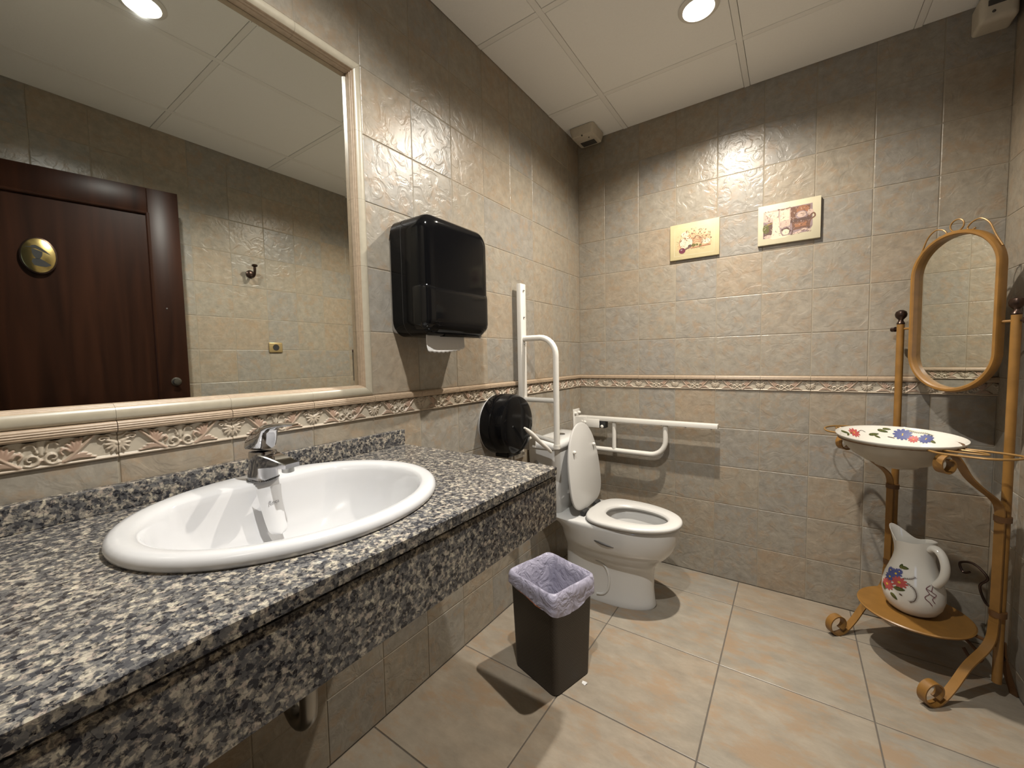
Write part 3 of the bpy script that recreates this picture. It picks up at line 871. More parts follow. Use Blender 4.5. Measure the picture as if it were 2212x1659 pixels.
# ------------------------------------------------------------------ grab rails
def grab_rail(label, y, upright, px=0.055, pz=0.80):
    t = thing('grab_rail', label, 'grab rail', (0, y, pz), 0, 'fold-down white grab rails beside the toilet')
    def T(dx, dz, dy=0.0):
        return (px - dz, dy, dx) if upright else (px + dx, dy, dz)
    # wall plate with bolts
    MB().box((0.0005, -.042, -.10), (.008, .042, .072), .003).build('wall_plate', MT['rail'], t)
    for by in (-.026, .026):
        for bz in ((.048, -.08) if not upright else (-.08,)):
            MB().lathe([(.0095, 0), (.0095, .006), (.006, .013), (.001, .015)], 14, c=(.008, by, bz), axis='X').build('bolt', MT['rail'], t)
    # pivot bracket cheeks
    for by in (-.027, .027):
        MB().box((.006, by - .002, -.045), (px + .03, by + .002, .03 if not upright else .02), .0015, 1).build('bracket_cheek', MT['rail'], t)
    MB().lathe([(.001, -.034), (.008, -.034), (.009, -.028), (.009, .028), (.008, .034), (.001, .034)], 14, c=(px, 0, 0), axis='Y').build('pivot_pin', MT['rail'], t)
    # flat channel bar
    L0, L1 = -.03, .742
    mb = MB()
    c = [(L0, .007), (L1, .037)]
    P = [T(L0, .010, -.0225), T(L1, .034, .0225)]
    a = [min(P[0][i], P[1][i]) for i in range(3)]; b_ = [max(P[0][i], P[1][i]) for i in range(3)]
    bar = mb.box(a, b_, .003).build('bar', MT['rail'], t)
    for s in (.71, .585, .46):
        q = T(s, .0065)
        MB().sphere(q, .0045, 10, 6, (1, 1, 1)).build('screw', MT['steel'], bar)
    # bent tube
    zt = -.160
    pts = [T(-.028, zt), T(.1, zt), T(.25, zt), T(.40, zt), T(.435, zt + .002), T(.462, zt + .016), T(.478, zt + .042), T(.482, zt + .075), T(.483, .012)]
    pth = [Vector(T(-.028, zt)), Vector(T(.38, zt))]
    arc = []
    for k in range(9):
        a_ = pi / 2 * k / 8
        arc.append(Vector(T(.40 + .083 * sin(a_), zt + .083 * (1 - cos(a_)))))
    pth = [Vector(T(-.028, zt)), Vector(T(.2, zt)), Vector(T(.39, zt))] + arc + [Vector(T(.483, .012))]
    MB().tube(pth, .0138, 16).build('tube', MT['rail'], t)
    MB().tube([T(.192, zt + .008), T(.192, .012)], .0122, 14).build('cross_tube', MT['rail'], t)
    MB().tube([T(-.030, zt), T(-.012, zt)], .0155, 16).build('end_sleeve', MT['rail'], t)
    MB().tube([T(.002, zt + .01, .0), T(.03, .01, .0)], .010, 12).build('stay', MT['rail'], t)
    if upright:
        a_ = Vector((px + .136, -.012, -.046)); e_ = Vector((px + .103, -.185, .092))
        pp = [a_.lerp(e_, k / 8) + Vector((0, 0, .0012 * sin(k * 1.3))) for k in range(9)]
        MB().tube(pp, [.007, .0085, .009, .0085, .010, .0105, .0105, .009, .004], 12).build('release_lever', MT['rail'], t)
    else:
        MB().box((px + .105, -.020, -.032), (px + .145, .026, .010), .003).build('stop_block', MT['rubber'], t)
        MB().box((px + .01, -.031, -.030), (px + .112, -.025, .020), .003).build('side_plate', MT['rail'], t)
        for q in ((px + .02, -.033, -.002), (px + .13, -.033, -.02)):
            MB().sphere(q, .010, 12, 8, (1, .7, 1)).build('cap_nut', MT['rail'], t)
    return t
grab_rail('white grab rail folded up against the wall between dispenser and toilet', -0.717, True)
grab_rail('white grab rail folded down alongside the back wall by the toilet', -0.070, False)

# ------------------------------------------------------------------ toilet
TY = -0.447
t = thing('toilet', 'white close-coupled ceramic toilet with its seat lid raised', 'toilet', (0, TY, 0))
def egg_loop(x0, x1, hwid, z, back=4.0, n=56, front=2.15, xm=None):
    """plan outline: squarish toward the wall (x0), rounded toward the front (x1)"""
    if xm is None: xm = x0 + (x1 - x0) * 0.50
    out = []
    for j in range(n):
        a = 2 * pi * j / n; c_, s_ = cos(a), sin(a)
        p = front if c_ >= 0 else back
        ax = (x1 - xm) if c_ >= 0 else (xm - x0)
        out.append((xm + ax * math.copysign(abs(c_) ** (2 / p), c_), hwid * math.copysign(abs(s_) ** (2 / p), s_), z))
    return out
mb = MB()
sec = [(.13, .588, .106, 0.0, 3.4), (.13, .591, .107, .008, 3.4), (.135, .585, .103, .025, 3.2), (.14, .579, .100, .09, 3.0), (.14, .579, .099, .15, 3.0), (.14, .583, .100, .185, 3.0), (.14, .596, .106, .212, 2.9),
       (.138, .614, .118, .230, 2.8), (.134, .636, .136, .249, 2.6), (.128, .656, .153, .272, 2.5), (.122, .672, .165, .300, 2.5), (.114, .684, .173, .332, 2.5), (.09, .691, .177, .362, 2.8), (.06, .693, .179, .385, 3.2), (.05, .693, .179, .398, 3.6), (.055, .687, .174, .404, 3.6)]
R = [egg_loop(a, b_, c_, z, bk) for a, b_, c_, z, bk in sec]
R += [egg_loop(.30, .648, .128, .404, 2.4), egg_loop(.315, .638, .118, .395, 2.3), egg_loop(.325, .630, .112, .36, 2.2), egg_loop(.345, .605, .098, .30, 2.1), egg_loop(.385, .56, .07, .235, 2.0), egg_loop(.41, .53, .045, .20, 2.0)]
mb.rings(R, True, True, True)
bowl = mb.build('bowl', MT['ceramic_warm'], t, angle=50)
MB().lathe([(.001, .0), (.068, .0)], 32, c=(.472, 0, .233), cap=False).build('water', MT['water'], bowl)
# seat bolt access slot on the side
mb = MB()
sl = [Vector((.335 + .11 * f, -.1665 - .0035 * sin(pi * f), .335 - .018 * f)) for f in (0, .25, .5, .75, 1)]
mb.tube(sl, [.002, .006, .0075, .0065, .002], 10)
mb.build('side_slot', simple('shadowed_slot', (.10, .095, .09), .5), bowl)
mb = MB()
pa = catmull([(.33, -.104, .20), (.375, -.104, .185), (.395, -.103, .14), (.393, -.1035, .08), (.37, -.105, .045), (.335, -.106, .035)], 5)
mb.tube([p + Vector((0, .0035, 0)) for p in pa], .006, 8); mb.build('pedestal_rib', MT['ceramic_warm'], bowl)
# seat ring
def seat_rings(x0, x1, hwid, z):
    o_ = lambda i, zz: egg_loop(x0 + i, x1 - i, hwid - i, zz, 3.0, 64, 2.1, .43)
    i_ = lambda i, zz: egg_loop(.352 - i, .640 + i, .102 + i, zz, 2.2, 64, 2.1, .48)
    return [o_(.006, z), o_(.001, z + .005), o_(0, z + .011), o_(.003, z + .018), o_(.010, z + .0215), i_(.012, z + .0215), i_(.004, z + .018), i_(0, z + .009), i_(.004, z)]
mb = MB(); mb.rings(seat_rings(.272, .704, .187, .408), True, loop=True)
mb.build('seat', MT['seat'], t, angle=45)
# raised lid: outline in local plane then rotated about the hinge
hx, hz = .258, .425
LA = radians(96.5)
def lid_loop(i, th):
    out = []
    for x, y, z in egg_loop(.0 + i, .432 - i, .182 - i, th, 3.2, 64, 2.1, .155):
        # th is height above the seat plane when closed
        X = x * cos(LA) - th * sin(LA) * 1.0
        Z = x * sin(LA) + th * cos(LA)
        out.append((hx + X, y, hz + Z))
    return out
mb = MB(); mb.rings([lid_loop(.008, .0), lid_loop(.001, .003), lid_loop(0, .008), lid_loop(.004, .014), lid_loop(.02, .017)], True, True, True)
lid = mb.build('lid', MT['seat'], t, angle=45)
for sy in (-.118, .118):
    q = (hx + .30 * cos(LA) + .006, sy, hz + .30 * sin(LA))
    MB().sphere(q, .0085, 12, 8, (1.1, 1, 1)).build('bumper', MT['rail'], lid)
for sy in (-.075, .075):
    MB().lathe([(.001, -.028), (.012, -.028), (.0125, -.024), (.0125, .024), (.012, .028), (.001, .028)], 16, c=(hx + .004, sy, hz - .006), axis='Y').build('hinge', MT['rubber'], t)
# cistern
def rr_loop(x0, x1, hy, z, r, bulge=0.0, n=8):
    pts = []
    for (cx, cy, a0) in ((x1 - r, hy - r, 0), (x0 + .006, hy - .006, pi / 2), (x0 + .006, -hy + .006, pi), (x1 - r, -hy + r, 3 * pi / 2)):
        rad = r if cx > x0 + .01 else .006
        for k in range(n + 1):
            a = a0 + pi / 2 * k / n
            pts.append((cx + rad * cos(a), cy + rad * sin(a), z))
    return [(p[0] + (bulge * (1 - (p[1] / hy) ** 2) if p[0] > (x0 + x1) / 2 else 0), p[1], p[2]) for p in pts]
mb = MB(); mb.rings([rr_loop(.012, .145, .135, .402, .03, .012), rr_loop(.010, .152, .150, .43, .034, .014), rr_loop(.006, .158, .172, .55, .036, .016), rr_loop(.004, .160, .182, .70, .036, .018), rr_loop(.004, .160, .184, .736, .036, .018)], True, True, True)
cis = mb.build('cistern', MT['ceramic_warm'], t, angle=50)
mb = MB(); mb.rings([rr_loop(.003, .164, .188, .738, .038, .020), rr_loop(.002, .167, .192, .744, .04, .020), rr_loop(.002, .167, .192, .760, .04, .020), rr_loop(.004, .160, .186, .772, .04, .020), rr_loop(.012, .140, .165, .779, .04, .018), rr_loop(.03, .11, .12, .782, .03, .012)], True, True, True)
cl = mb.build('cistern_lid', MT['ceramic_warm'], t, angle=50)
MB().lathe([(.022, .780), (.022, .785), (.019, .787), (.001, .787)], 28, c=(.095, .0, 0)).build('flush_button', MT['chrome'], cl)
MB().lathe([(.001, -.006), (.012, -.006), (.014, .0), (.010, .018), (.009, .03)], 16, c=(.05, -.187, .66), axis='Y').build('inlet_valve', MT['steel'], t)

# ------------------------------------------------------------------ waste bin and liner
bx, by = 0.362, -1.052
e_a = Vector((0.444 - 0.2147, -1.179 + 1.1142)); BR = atan2(e_a.y, e_a.x)
t = thing('waste_bin', 'square dark brown woven-pattern waste bin on the floor by the counter end', 'bin', (bx, by, 0), BR)
def rsq(hx_, hy_, z, r=.022, n=6, f=None):
    pts = []
    for cx, cy, a0 in ((hx_ - r, hy_ - r, 0), (-hx_ + r, hy_ - r, pi / 2), (-hx_ + r, -hy_ + r, pi), (hx_ - r, -hy_ + r, 3 * pi / 2)):
        for k in range(n + 1):
            a = a0 + pi / 2 * k / n
            pts.append((cx + r * cos(a), cy + r * sin(a), z))
    return pts
mb = MB(); mb.rings([rsq(.106, .091, 0.0), rsq(.110, .095, .004), rsq(.117, .108, .36), rsq(.119, .110, .366), rsq(.117, .108, .370), rsq(.113, .104, .368), rsq(.107, .092, .012)], True, True, True)
mb.build('body', MT['bin'], t, angle=40)
t = thing('bin_liner', 'crumpled lavender plastic bag lining the brown waste bin', 'bin liner', (bx, by, 0.05), BR)
rng = random.Random(3)
npt = 28 * 6
def dense(hx_, hy_, z, r=.024):
    p = rsq(hx_, hy_, z, r, 6); p.append(p[0]); out = []
    # resample evenly
    P = [Vector(q) for q in p]; ls = [0]
    for i in range(1, len(P)): ls.append(ls[-1] + (P[i] - P[i - 1]).length)
    for k in range(npt):
        s_ = ls[-1] * k / npt; i = 1
        while ls[i] < s_: i += 1
        out.append(P[i - 1].lerp(P[i], (s_ - ls[i - 1]) / max(1e-9, ls[i] - ls[i - 1])))
    return out
phs = [rng.uniform(0, 6.28) for _ in range(20)]
def wob(k, i, a):
    q = 2 * pi * k / npt
    return a * (sin(5 * q + phs[0] + i * .5) + .7 * sin(9 * q + phs[1] - i * .8) + .45 * sin(17 * q + phs[2] + i * 1.3) + .3 * sin(31 * q + phs[3] - i * .9)) / 2.45
def drop(k):
    # how far the skirt hangs down outside: deepest at the near corner
    q = k / npt
    d0 = abs((q - 0.87 + .5) % 1 - .5)
    return .045 + .045 * math.exp(-(d0 / .10) ** 2) + .008 * sin(2 * pi * q * 3 + 1) + .002 * sin(2 * pi * q * 9)
R = []
for i, (sx_, sy_, z) in enumerate([(.060, .045, -.03), (.078, .064, .04), (.088, .076, .13), (.095, .084, .20), (.100, .090, .255), (.104, .094, .295), (.108, .099, .320)]):
    L_ = dense(sx_, sy_, z)
    w_ = .055 * (1 - i / 8)
    R.append([(p.x * (1 - abs(wob(k, i, w_))), p.y * (1 - abs(wob(k, i + 2, w_))), p.z + wob(k, i, .006)) for k, p in enumerate(L_)])
L_ = dense(.117, .108, .328)
R.append([(p.x, p.y, p.z + wob(k, 9, .0015) + .004) for k, p in enumerate(L_)])
L_ = dense(.1225, .1135, .326)
R.append([(p.x * (1 + abs(wob(k, 9, .006))), p.y * (1 + abs(wob(k, 10, .006))), p.z + .001) for k, p in enumerate(L_)])
for j, f in enumerate((.2, .45, .7, .9, 1.0)):
    L_ = dense(.1245, .1155, .33)
    R.append([(p.x * (1.006 + .02 * f * (1.2 - f) + abs(wob(k, j, .03 * f))), p.y * (1.006 + .02 * f * (1.2 - f) + abs(wob(k, j + 1, .03 * f))), .322 - drop(k) * f) for k, p in enumerate(L_)])
mb = MB(); mb.rings(R, True, True, False)
mb.build('film', MT['liner'], t, angle=75)
# orange print on the bag hem
mb = MB(); s_ = []
for k in range(100, 122):
    s_.append(k)
lo_, hi_ = R[-1], R[-2]
for k in range(len(s_) - 1):
    a, b_ = s_[k], s_[k + 1]
    pa_, pb_, pc_, pd_ = [Vector(lo_[a]) * 1.004, Vector(lo_[b_]) * 1.004, Vector(lo_[b_]).lerp(Vector(hi_[b_]), .45) * 1.006, Vector(lo_[a]).lerp(Vector(hi_[a]), .45) * 1.006]
    mb.add([pa_, pb_, pc_, pd_], [(0, 1, 2, 3)])
mb.build('hem_print', simple('orange_print', (.55, .16, .05), .4), t)
t = thing('crumpled_tissue', 'crumpled white tissue lying inside the lined waste bin', 'tissue', (bx + .02, by - .015, 0.21), BR)
mb = MB(); mb.sphere((0, 0, 0), .05, 20, 12, (1.1, .8, .5))
mb.V = [(x + .012 * sin(90 * y + 40 * z), y + .012 * sin(80 * z + 60 * x), z + .012 * sin(70 * x + 50 * y)) for x, y, z in mb.V]
mb.build('wad', MT['paper'], t, angle=30)
t = thing('paper_scrap', 'tiny torn white paper scrap on the floor beside the bin', 'paper scrap', (0.498, -1.055, 0.0))
MB().add([(-.008, -.005, .0008), (.006, -.009, .0012), (.011, .002, .006), (.002, .009, .001), (-.009, .004, .004)], [(0, 1, 2), (0, 2, 3), (0, 3, 4)]).build('scrap', MT['paper'], t, smooth=False)

# ------------------------------------------------------------------ picture tiles on the back wall
def poly_ink(mb, k, pts, y):
    mb.cur = k
    n_ = len(pts); cx = sum(p[0] for p in pts) / n_; cz = sum(p[1] for p in pts) / n_
    mb.add([(cx, y, cz)] + [(p[0], y, p[1]) for p in pts], [(0, 1 + i, 1 + (i + 1) % n_) for i in range(n_)])
def disc(cx, cz, rx, rz, n=18, a0=0):
    ca, sa = cos(a0), sin(a0)
    return [(cx + rx * cos(2 * pi * i / n) * ca - rz * sin(2 * pi * i / n) * sa, cz + rx * cos(2 * pi * i / n) * sa + rz * sin(2 * pi * i / n) * ca) for i in range(n)]
def strip(p, w, n=8):
    P = catmull([(a, b_, 0) for a, b_ in p], n); L1 = []; L2 = []
    for i in range(len(P)):
        tg = (P[min(i + 1, len(P) - 1)] - P[max(0, i - 1)]).normalized()
        L1.append((P[i].x - tg.y * w / 2, P[i].y + tg.x * w / 2)); L2.append((P[i].x + tg.y * w / 2, P[i].y - tg.x * w / 2))
    return [[L1[i], L1[i + 1], L2[i + 1], L2[i]] for i in range(len(P) - 1)]
PW, PH, PT = 0.2405, 0.186, 0.013
names = list(INK); IX = {n_: i for i, n_ in enumerate(names)}; INKS = [INK[n_] for n_ in names]
layer = [0]
def lay(mb, ink, pts):
    layer[0] += 1
    poly_ink(mb, IX[ink], pts, -PT - 0.00012 - layer[0] * 0.000002)
t = thing('picture_tile', 'pale yellow picture tile printed with a still life of a jug and fruit', 'picture', (0.545, -0.0005, 1.7005), 0, 'printed picture tiles on the back wall')
MB().box((0, -PT, 0), (PW, 0.0, PH), .002).build('plaque', MT['pic1'], t)
mb = MB(); layer[0] = 0
for seg_ in strip([(.022, .02), (.024, .166), (.218, .164), (.216, .02), (.022, .02)], .0012, 1): lay(mb, 'ivory', seg_)
lay(mb, 'peach', [(.035, .05), (.20, .058), (.205, .075), (.19, .11), (.11, .13), (.05, .10)])
lay(mb, 'ivory', disc(.082, .083, .032, .034)); lay(mb, 'ivory', disc(.178, .078, .02, .014)); lay(mb, 'ivory', disc(.075, .128, .018, .014))
rr_ = random.Random(5)
for k in range(46):
    a = rr_.uniform(0.1, 3.0); q = rr_.uniform(.03, .088)
    x_, z_ = .118 + q * cos(a) * 1.05, .085 + q * sin(a) * .78
    lay(mb, rr_.choice(['rust', 'sepia', 'rust', 'peach', 'umber']), disc(x_, z_, rr_.uniform(.002, .005), rr_.uniform(.0015, .003), 7, rr_.uniform(0, 3)))
for k in range(3):
    for seg_ in strip([(.112, .074 + .009 * k), (.13, .083 + .009 * k), (.15, .08 + .009 * k), (.152, .07 + .006 * k)], .0028, 5): lay(mb, 'rust', seg_)
for seg_ in strip([(.118, .10), (.132, .112), (.15, .104), (.16, .085), (.152, .062)], .0035, 5): lay(mb, 'sepia', seg_)
for p in ([(.055, .06), (.048, .085), (.056, .11)], [(.108, .06), (.116, .085), (.108, .108)], [(.052, .058), (.09, .052), (.2, .062)]):
    for seg_ in strip(p, .002, 5): lay(mb, 'rust', seg_)
for x_, z_, r_ in ((.10, .064, .012), (.118, .066, .012), (.134, .066, .009), (.15, .062, .008)): lay(mb, 'umber' if x_ < .11 else 'olive', disc(x_, z_, r_ * .8, r_ * .7))
lay(mb, 'plum', disc(.062, .045, .0165, .015)); lay(mb, 'umber', [(.076, .045), (.098, .055), (.098, .063), (.078, .056)])
lay(mb, 'mauve', disc(.058, .05, .005, .004)); lay(mb, 'rust', [(.11, .05), (.2, .055), (.2, .059), (.11, .056)])
rr_ = random.Random(11)
for k in range(280):
    x_, z_ = rr_.uniform(.035, .205), rr_.uniform(.042, .15)
    if ((x_ - .12) / .09) ** 2 + ((z_ - .092) / .058) ** 2 > 1: continue
    a_ = rr_.uniform(0, 3.1); l_ = rr_.uniform(.003, .009)
    for seg_ in strip([(x_, z_), (x_ + l_ * cos(a_), z_ + l_ * sin(a_))], rr_.uniform(.0007, .0015), 1): lay(mb, rr_.choice(['rust', 'peach', 'sepia', 'sepia', 'umber', 'ivory']), seg_)
mb.build('print', None, t, smooth=False, mats=INKS)

t = thing('picture_tile', 'cream picture tile printed with a brown armchair and washstand interior', 'picture', (0.9535, -0.0005, 1.709), 0, 'printed picture tiles on the back wall')
MB().box((0, -PT - .004, 0), (PW + .003, 0.0, PH), .002).build('plaque', MT['pic2'], t)
mb = MB(); layer[0] = 2000
lay(mb, 'mauve', [(.022, .03), (.022, .155), (.09, .157), (.212, .160), (.214, .06), (.20, .035)])
lay(mb, 'blush', [(.022, .155), (.022, .11), (.05, .10), (.075, .11), (.08, .155)])
lay(mb, 'umber', [(.024, .032), (.022, .085), (.055, .105), (.062, .07), (.055, .035)])
lay(mb, 'olive', disc(.034, .075, .014, .022)); lay(mb, 'gold', [(.04, .092), (.06, .097), (.06, .10), (.04, .096)])
lay(mb, 'ivory', [(.028, .15), (.05, .125), (.07, .118), (.082, .128), (.084, .15)]); lay(mb, 'ivory', [(.062, .12), (.058, .05), (.05, .03), (.10, .03), (.09, .05), (.084, .12)])
lay(mb, 'blush', [(.086, .155), (.086, .07), (.128, .075), (.132, .155)]); lay(mb, 'ivory', [(.09, .15), (.09, .10), (.124, .104), (.126, .15)])
for seg_ in strip([(.08, .158), (.10, .152), (.13, .158)], .004, 5): lay(mb, 'sepia', seg_)
lay(mb, 'sepia', [(.13, .155), (.13, .085), (.20, .09), (.205, .155)]); lay(mb, 'rust', disc(.176, .137, .024, .02))
lay(mb, 'mauve', disc(.172, .115, .024, .019)); lay(mb, 'blush', disc(.172, .117, .018, .013)); lay(mb, 'blush', disc(.205, .12, .012, .014))
lay(mb, 'umber', [(.13, .085), (.132, .098), (.21, .105), (.21, .088)]); lay(mb, 'sepia', [(.135, .085), (.20, .09), (.198, .055), (.14, .05)])
lay(mb, 'rust', [(.145, .078), (.192, .082), (.19, .064), (.148, .062)])
for seg_ in strip([(.20, .05), (.205, .085), (.222, .10), (.216, .115), (.20, .10)], .006, 5): lay(mb, 'sepia', seg_)
for p in ([(.14, .06), (.136, .03)], [(.196, .06), (.202, .038)]):
    for seg_ in strip(p, .005, 2): lay(mb, 'umber', seg_)
lay(mb, 'umber', [(.094, .062), (.118, .07), (.135, .05), (.12, .036), (.10, .045)]); lay(mb, 'ivory', disc(.112, .048, .014, .013))
for seg_ in strip([(.14, .035), (.165, .04), (.18, .05), (.205, .042)], .008, 5): lay(mb, 'blush', seg_)
lay(mb, 'blush', disc(.042, .038, .016, .008)); lay(mb, 'ivory', [(.05, .03), (.13, .03), (.11, .024), (.06, .022)])
for k in range(330):
    x_, z_ = rr_.uniform(.024, .212), rr_.uniform(.03, .155)
    a_ = rr_.uniform(0, 3.1); l_ = rr_.uniform(.003, .010)
    dk = x_ > .128 or x_ < .055
    for seg_ in strip([(x_, z_), (x_ + l_ * cos(a_), z_ + l_ * sin(a_))], rr_.uniform(.0008, .0018), 1): lay(mb, rr_.choice(['umber', 'sepia', 'mauve', 'blush', 'umber'] if dk else ['blush', 'ivory', 'mauve', 'ivory']), seg_)
mb.build('print', None, t, smooth=False, mats=INKS)

# ------------------------------------------------------------------ boxes high in the back corners
t = thing('emergency_light', 'ivory emergency light box on the ceiling in the corner above the toilet', 'emergency light', (0.105, -0.105, H - 0.001))
def box_loft(hx_, hy_, z): return rsq(hx_, hy_, z, .014, 4)
mb = MB(); mb.rings([box_loft(.072, .078, 0), box_loft(.072, .078, -.012), box_loft(.064, .070, -.046), box_loft(.058, .064, -.05)], True, True, True)
mb.build('housing', MT['plastic'], t, angle=30)
MB().box((-.042, .004, -.0515), (.042, .055, -.049)).build('grille', MT['grille'], t, smooth=False)
MB().sphere((.0, -.066, -.048), .005, 10, 6).build('screw', MT['grille'], t)
MB().sphere((.026, -.03, -.0505), .004, 10, 6).build('test_button', MT['grille'], t)
t = thing('air_freshener', 'ivory air freshener box high on the back wall in the dark right corner', 'air freshener', (1.694, -0.001, 2.375))
mb = MB(); mb.rings(rbox(0, .085, -.05, .05, 0, .098, .012, .02), True, True, True)
mb.V = [(y, -x, z) for x, y, z in mb.V]; mb.F = [tuple(reversed(f)) for f in mb.F]
mb.build('housing', MT['plastic'], t, angle=30)
MB().box((-.03, -.087, .052), (.035, -.083, .072), .001, 1).build('grille', MT['grille'], t)
MB().sphere((-.015, -.085, .03), .005, 10, 6).build('button', MT['grille'], t)

# ------------------------------------------------------------------ right wall fittings (seen in the mirror)
t = thing('coat_hook', 'small dark bronze coat hook on the tiled wall opposite the mirror', 'hook', (W, -1.109, 1.770))
t.scale = (1.35, 1.35, 1.35)
MB().lathe([(.019, 0), (.019, -.004), (.014, -.008), (.001, -.009)], 20, axis='X').build('rosette', MT['bronze'], t)
MB().tube(catmull([(0, 0, -.004), (-.02, 0, -.014), (-.04, 0, -.012), (-.05, 0, .005), (-.052, 0, .026)], 5), .0058, 10).build('arm', MT['bronze'], t)
MB().sphere((-.052, 0, .034), .013, 14, 8, (1, 1, .55)).build('knob', MT['bronze'], t)
t = thing('wall_socket', 'gold-coloured wall socket on the tiled wall opposite the mirror', 'socket', (W, -0.976, 1.298))
MB().box((-.010, -.044, -.034), (0, .044, .034), .006, 3).build('plate', MT['brass_dark'], t)
MB().lathe([(.021, -.0106), (.0195, -.0106), (.0190, -.007), (.001, -.0069)], 28, axis='X').build('recess', MT['rubber'], t)

# ------------------------------------------------------------------ open door leaf
hp = Vector((1.745, -2.33)); fp = Vector((1.572, -1.525)); dv = (fp - hp); LW = dv.length
ang_d = atan2(dv.y, dv.x)
# local X along the leaf from hinge to free edge, local +Y faces the room (toward the mirror)
t = thing('door_1', 'dark mahogany door leaf standing open along the tiled wall', None, (hp.x, hp.y, 0.012), ang_d)
tag(t, kind='structure')
DH = 2.09; TH = 0.038
st = 0.125
MB().box((0, -TH, 0), (st, 0, DH), .003).build('stile', MT['door'], t)
MB().box((LW - st, -TH, 0), (LW, 0, DH), .003).build('stile', MT['door'], t)
MB().box((st, -TH, DH - st), (LW - st, 0, DH), .002).build('rail', MT['door'], t)
MB().box((st, -TH, 0), (LW - st, 0, .2), .002).build('rail', MT['door'], t)
MB().box((st - .005, -TH + .008, .19), (LW - st + .005, -.012, DH - st + .005)).build('panel', MT['door'], t, smooth=False)
for a, b_ in (((st, .2), (st, DH - st)), ((LW - st, .2), (LW - st, DH - st)), ((st, DH - st), (LW - st, DH - st)), ((st, .2), (LW - st, .2))):
    MB().tube([(a[0], -.006, a[1]), (b_[0], -.006, b_[1])], .009, 10).build('bead', MT['door'], t)
kn = MB().lathe([(.022, 0), (.022, .004), (.010, .008), (.008, .018), (.016, .026), (.019, .036), (.013, .044), (.001, .046)], 24, c=(LW - .056, 0, 1.09), axis='Y').build('knob', simple('dull_pewter', (.16, .15, .13), .3, metal=.9), t)
MB().sphere((LW - .075, .0, 1.478), .004, 10, 6).build('nail', MT['steel'], t)
MB().lathe([(.001, .001), (1, .001)], 8, cap=False)
def oval(rx, rz, y, n=40): return [(.315 + rx * cos(2 * pi * j / n), y, 1.685 + rz * sin(2 * pi * j / n)) for j in range(n)]
sg = MB().rings([oval(.058, .082, 0), oval(.058, .082, .006), oval(.054, .078, .008)], True, False, True).build('sign', MT['bronze'], t)
MB().rings([oval(.052, .076, .0082), oval(.050, .074, .0095)], True, False, True).build('plaque', MT['brass'], sg)
mb = MB(); mb.cur = 0
def fan(pts, y):
    n_ = len(pts); cx = sum(p[0] for p in pts) / n_; cz = sum(p[1] for p in pts) / n_
    mb.add([(cx, y, cz)] + [(p[0], y, p[1]) for p in pts], [(0, 1 + i, 1 + (i + 1) % n_) for i in range(n_)])
sx0, sz0 = .315, 1.685
hat = [(-.038, .032), (-.01, .03), (.03, .008), (.034, .006), (.02, .022), (.004, .036), (-.006, .042), (-.016, .04), (-.02, .034)]
head = [(-.018, .028), (.012, .016), (.010, .0), (.004, -.012), (-.006, -.016), (-.012, -.006), (-.017, .008)]
bust = [(-.006, -.012), (.004, -.012), (.018, -.022), (.034, -.036), (.02, -.044), (.0, -.044), (-.014, -.040), (-.02, -.026), (-.016, -.014)]
for pts in (hat, head, bust): fan([(sx0 + a * 1.1, sz0 + b_ * 1.1) for a, b_ in pts], .0102)
mb.build('figure', MT['dark'], sg, smooth=False)

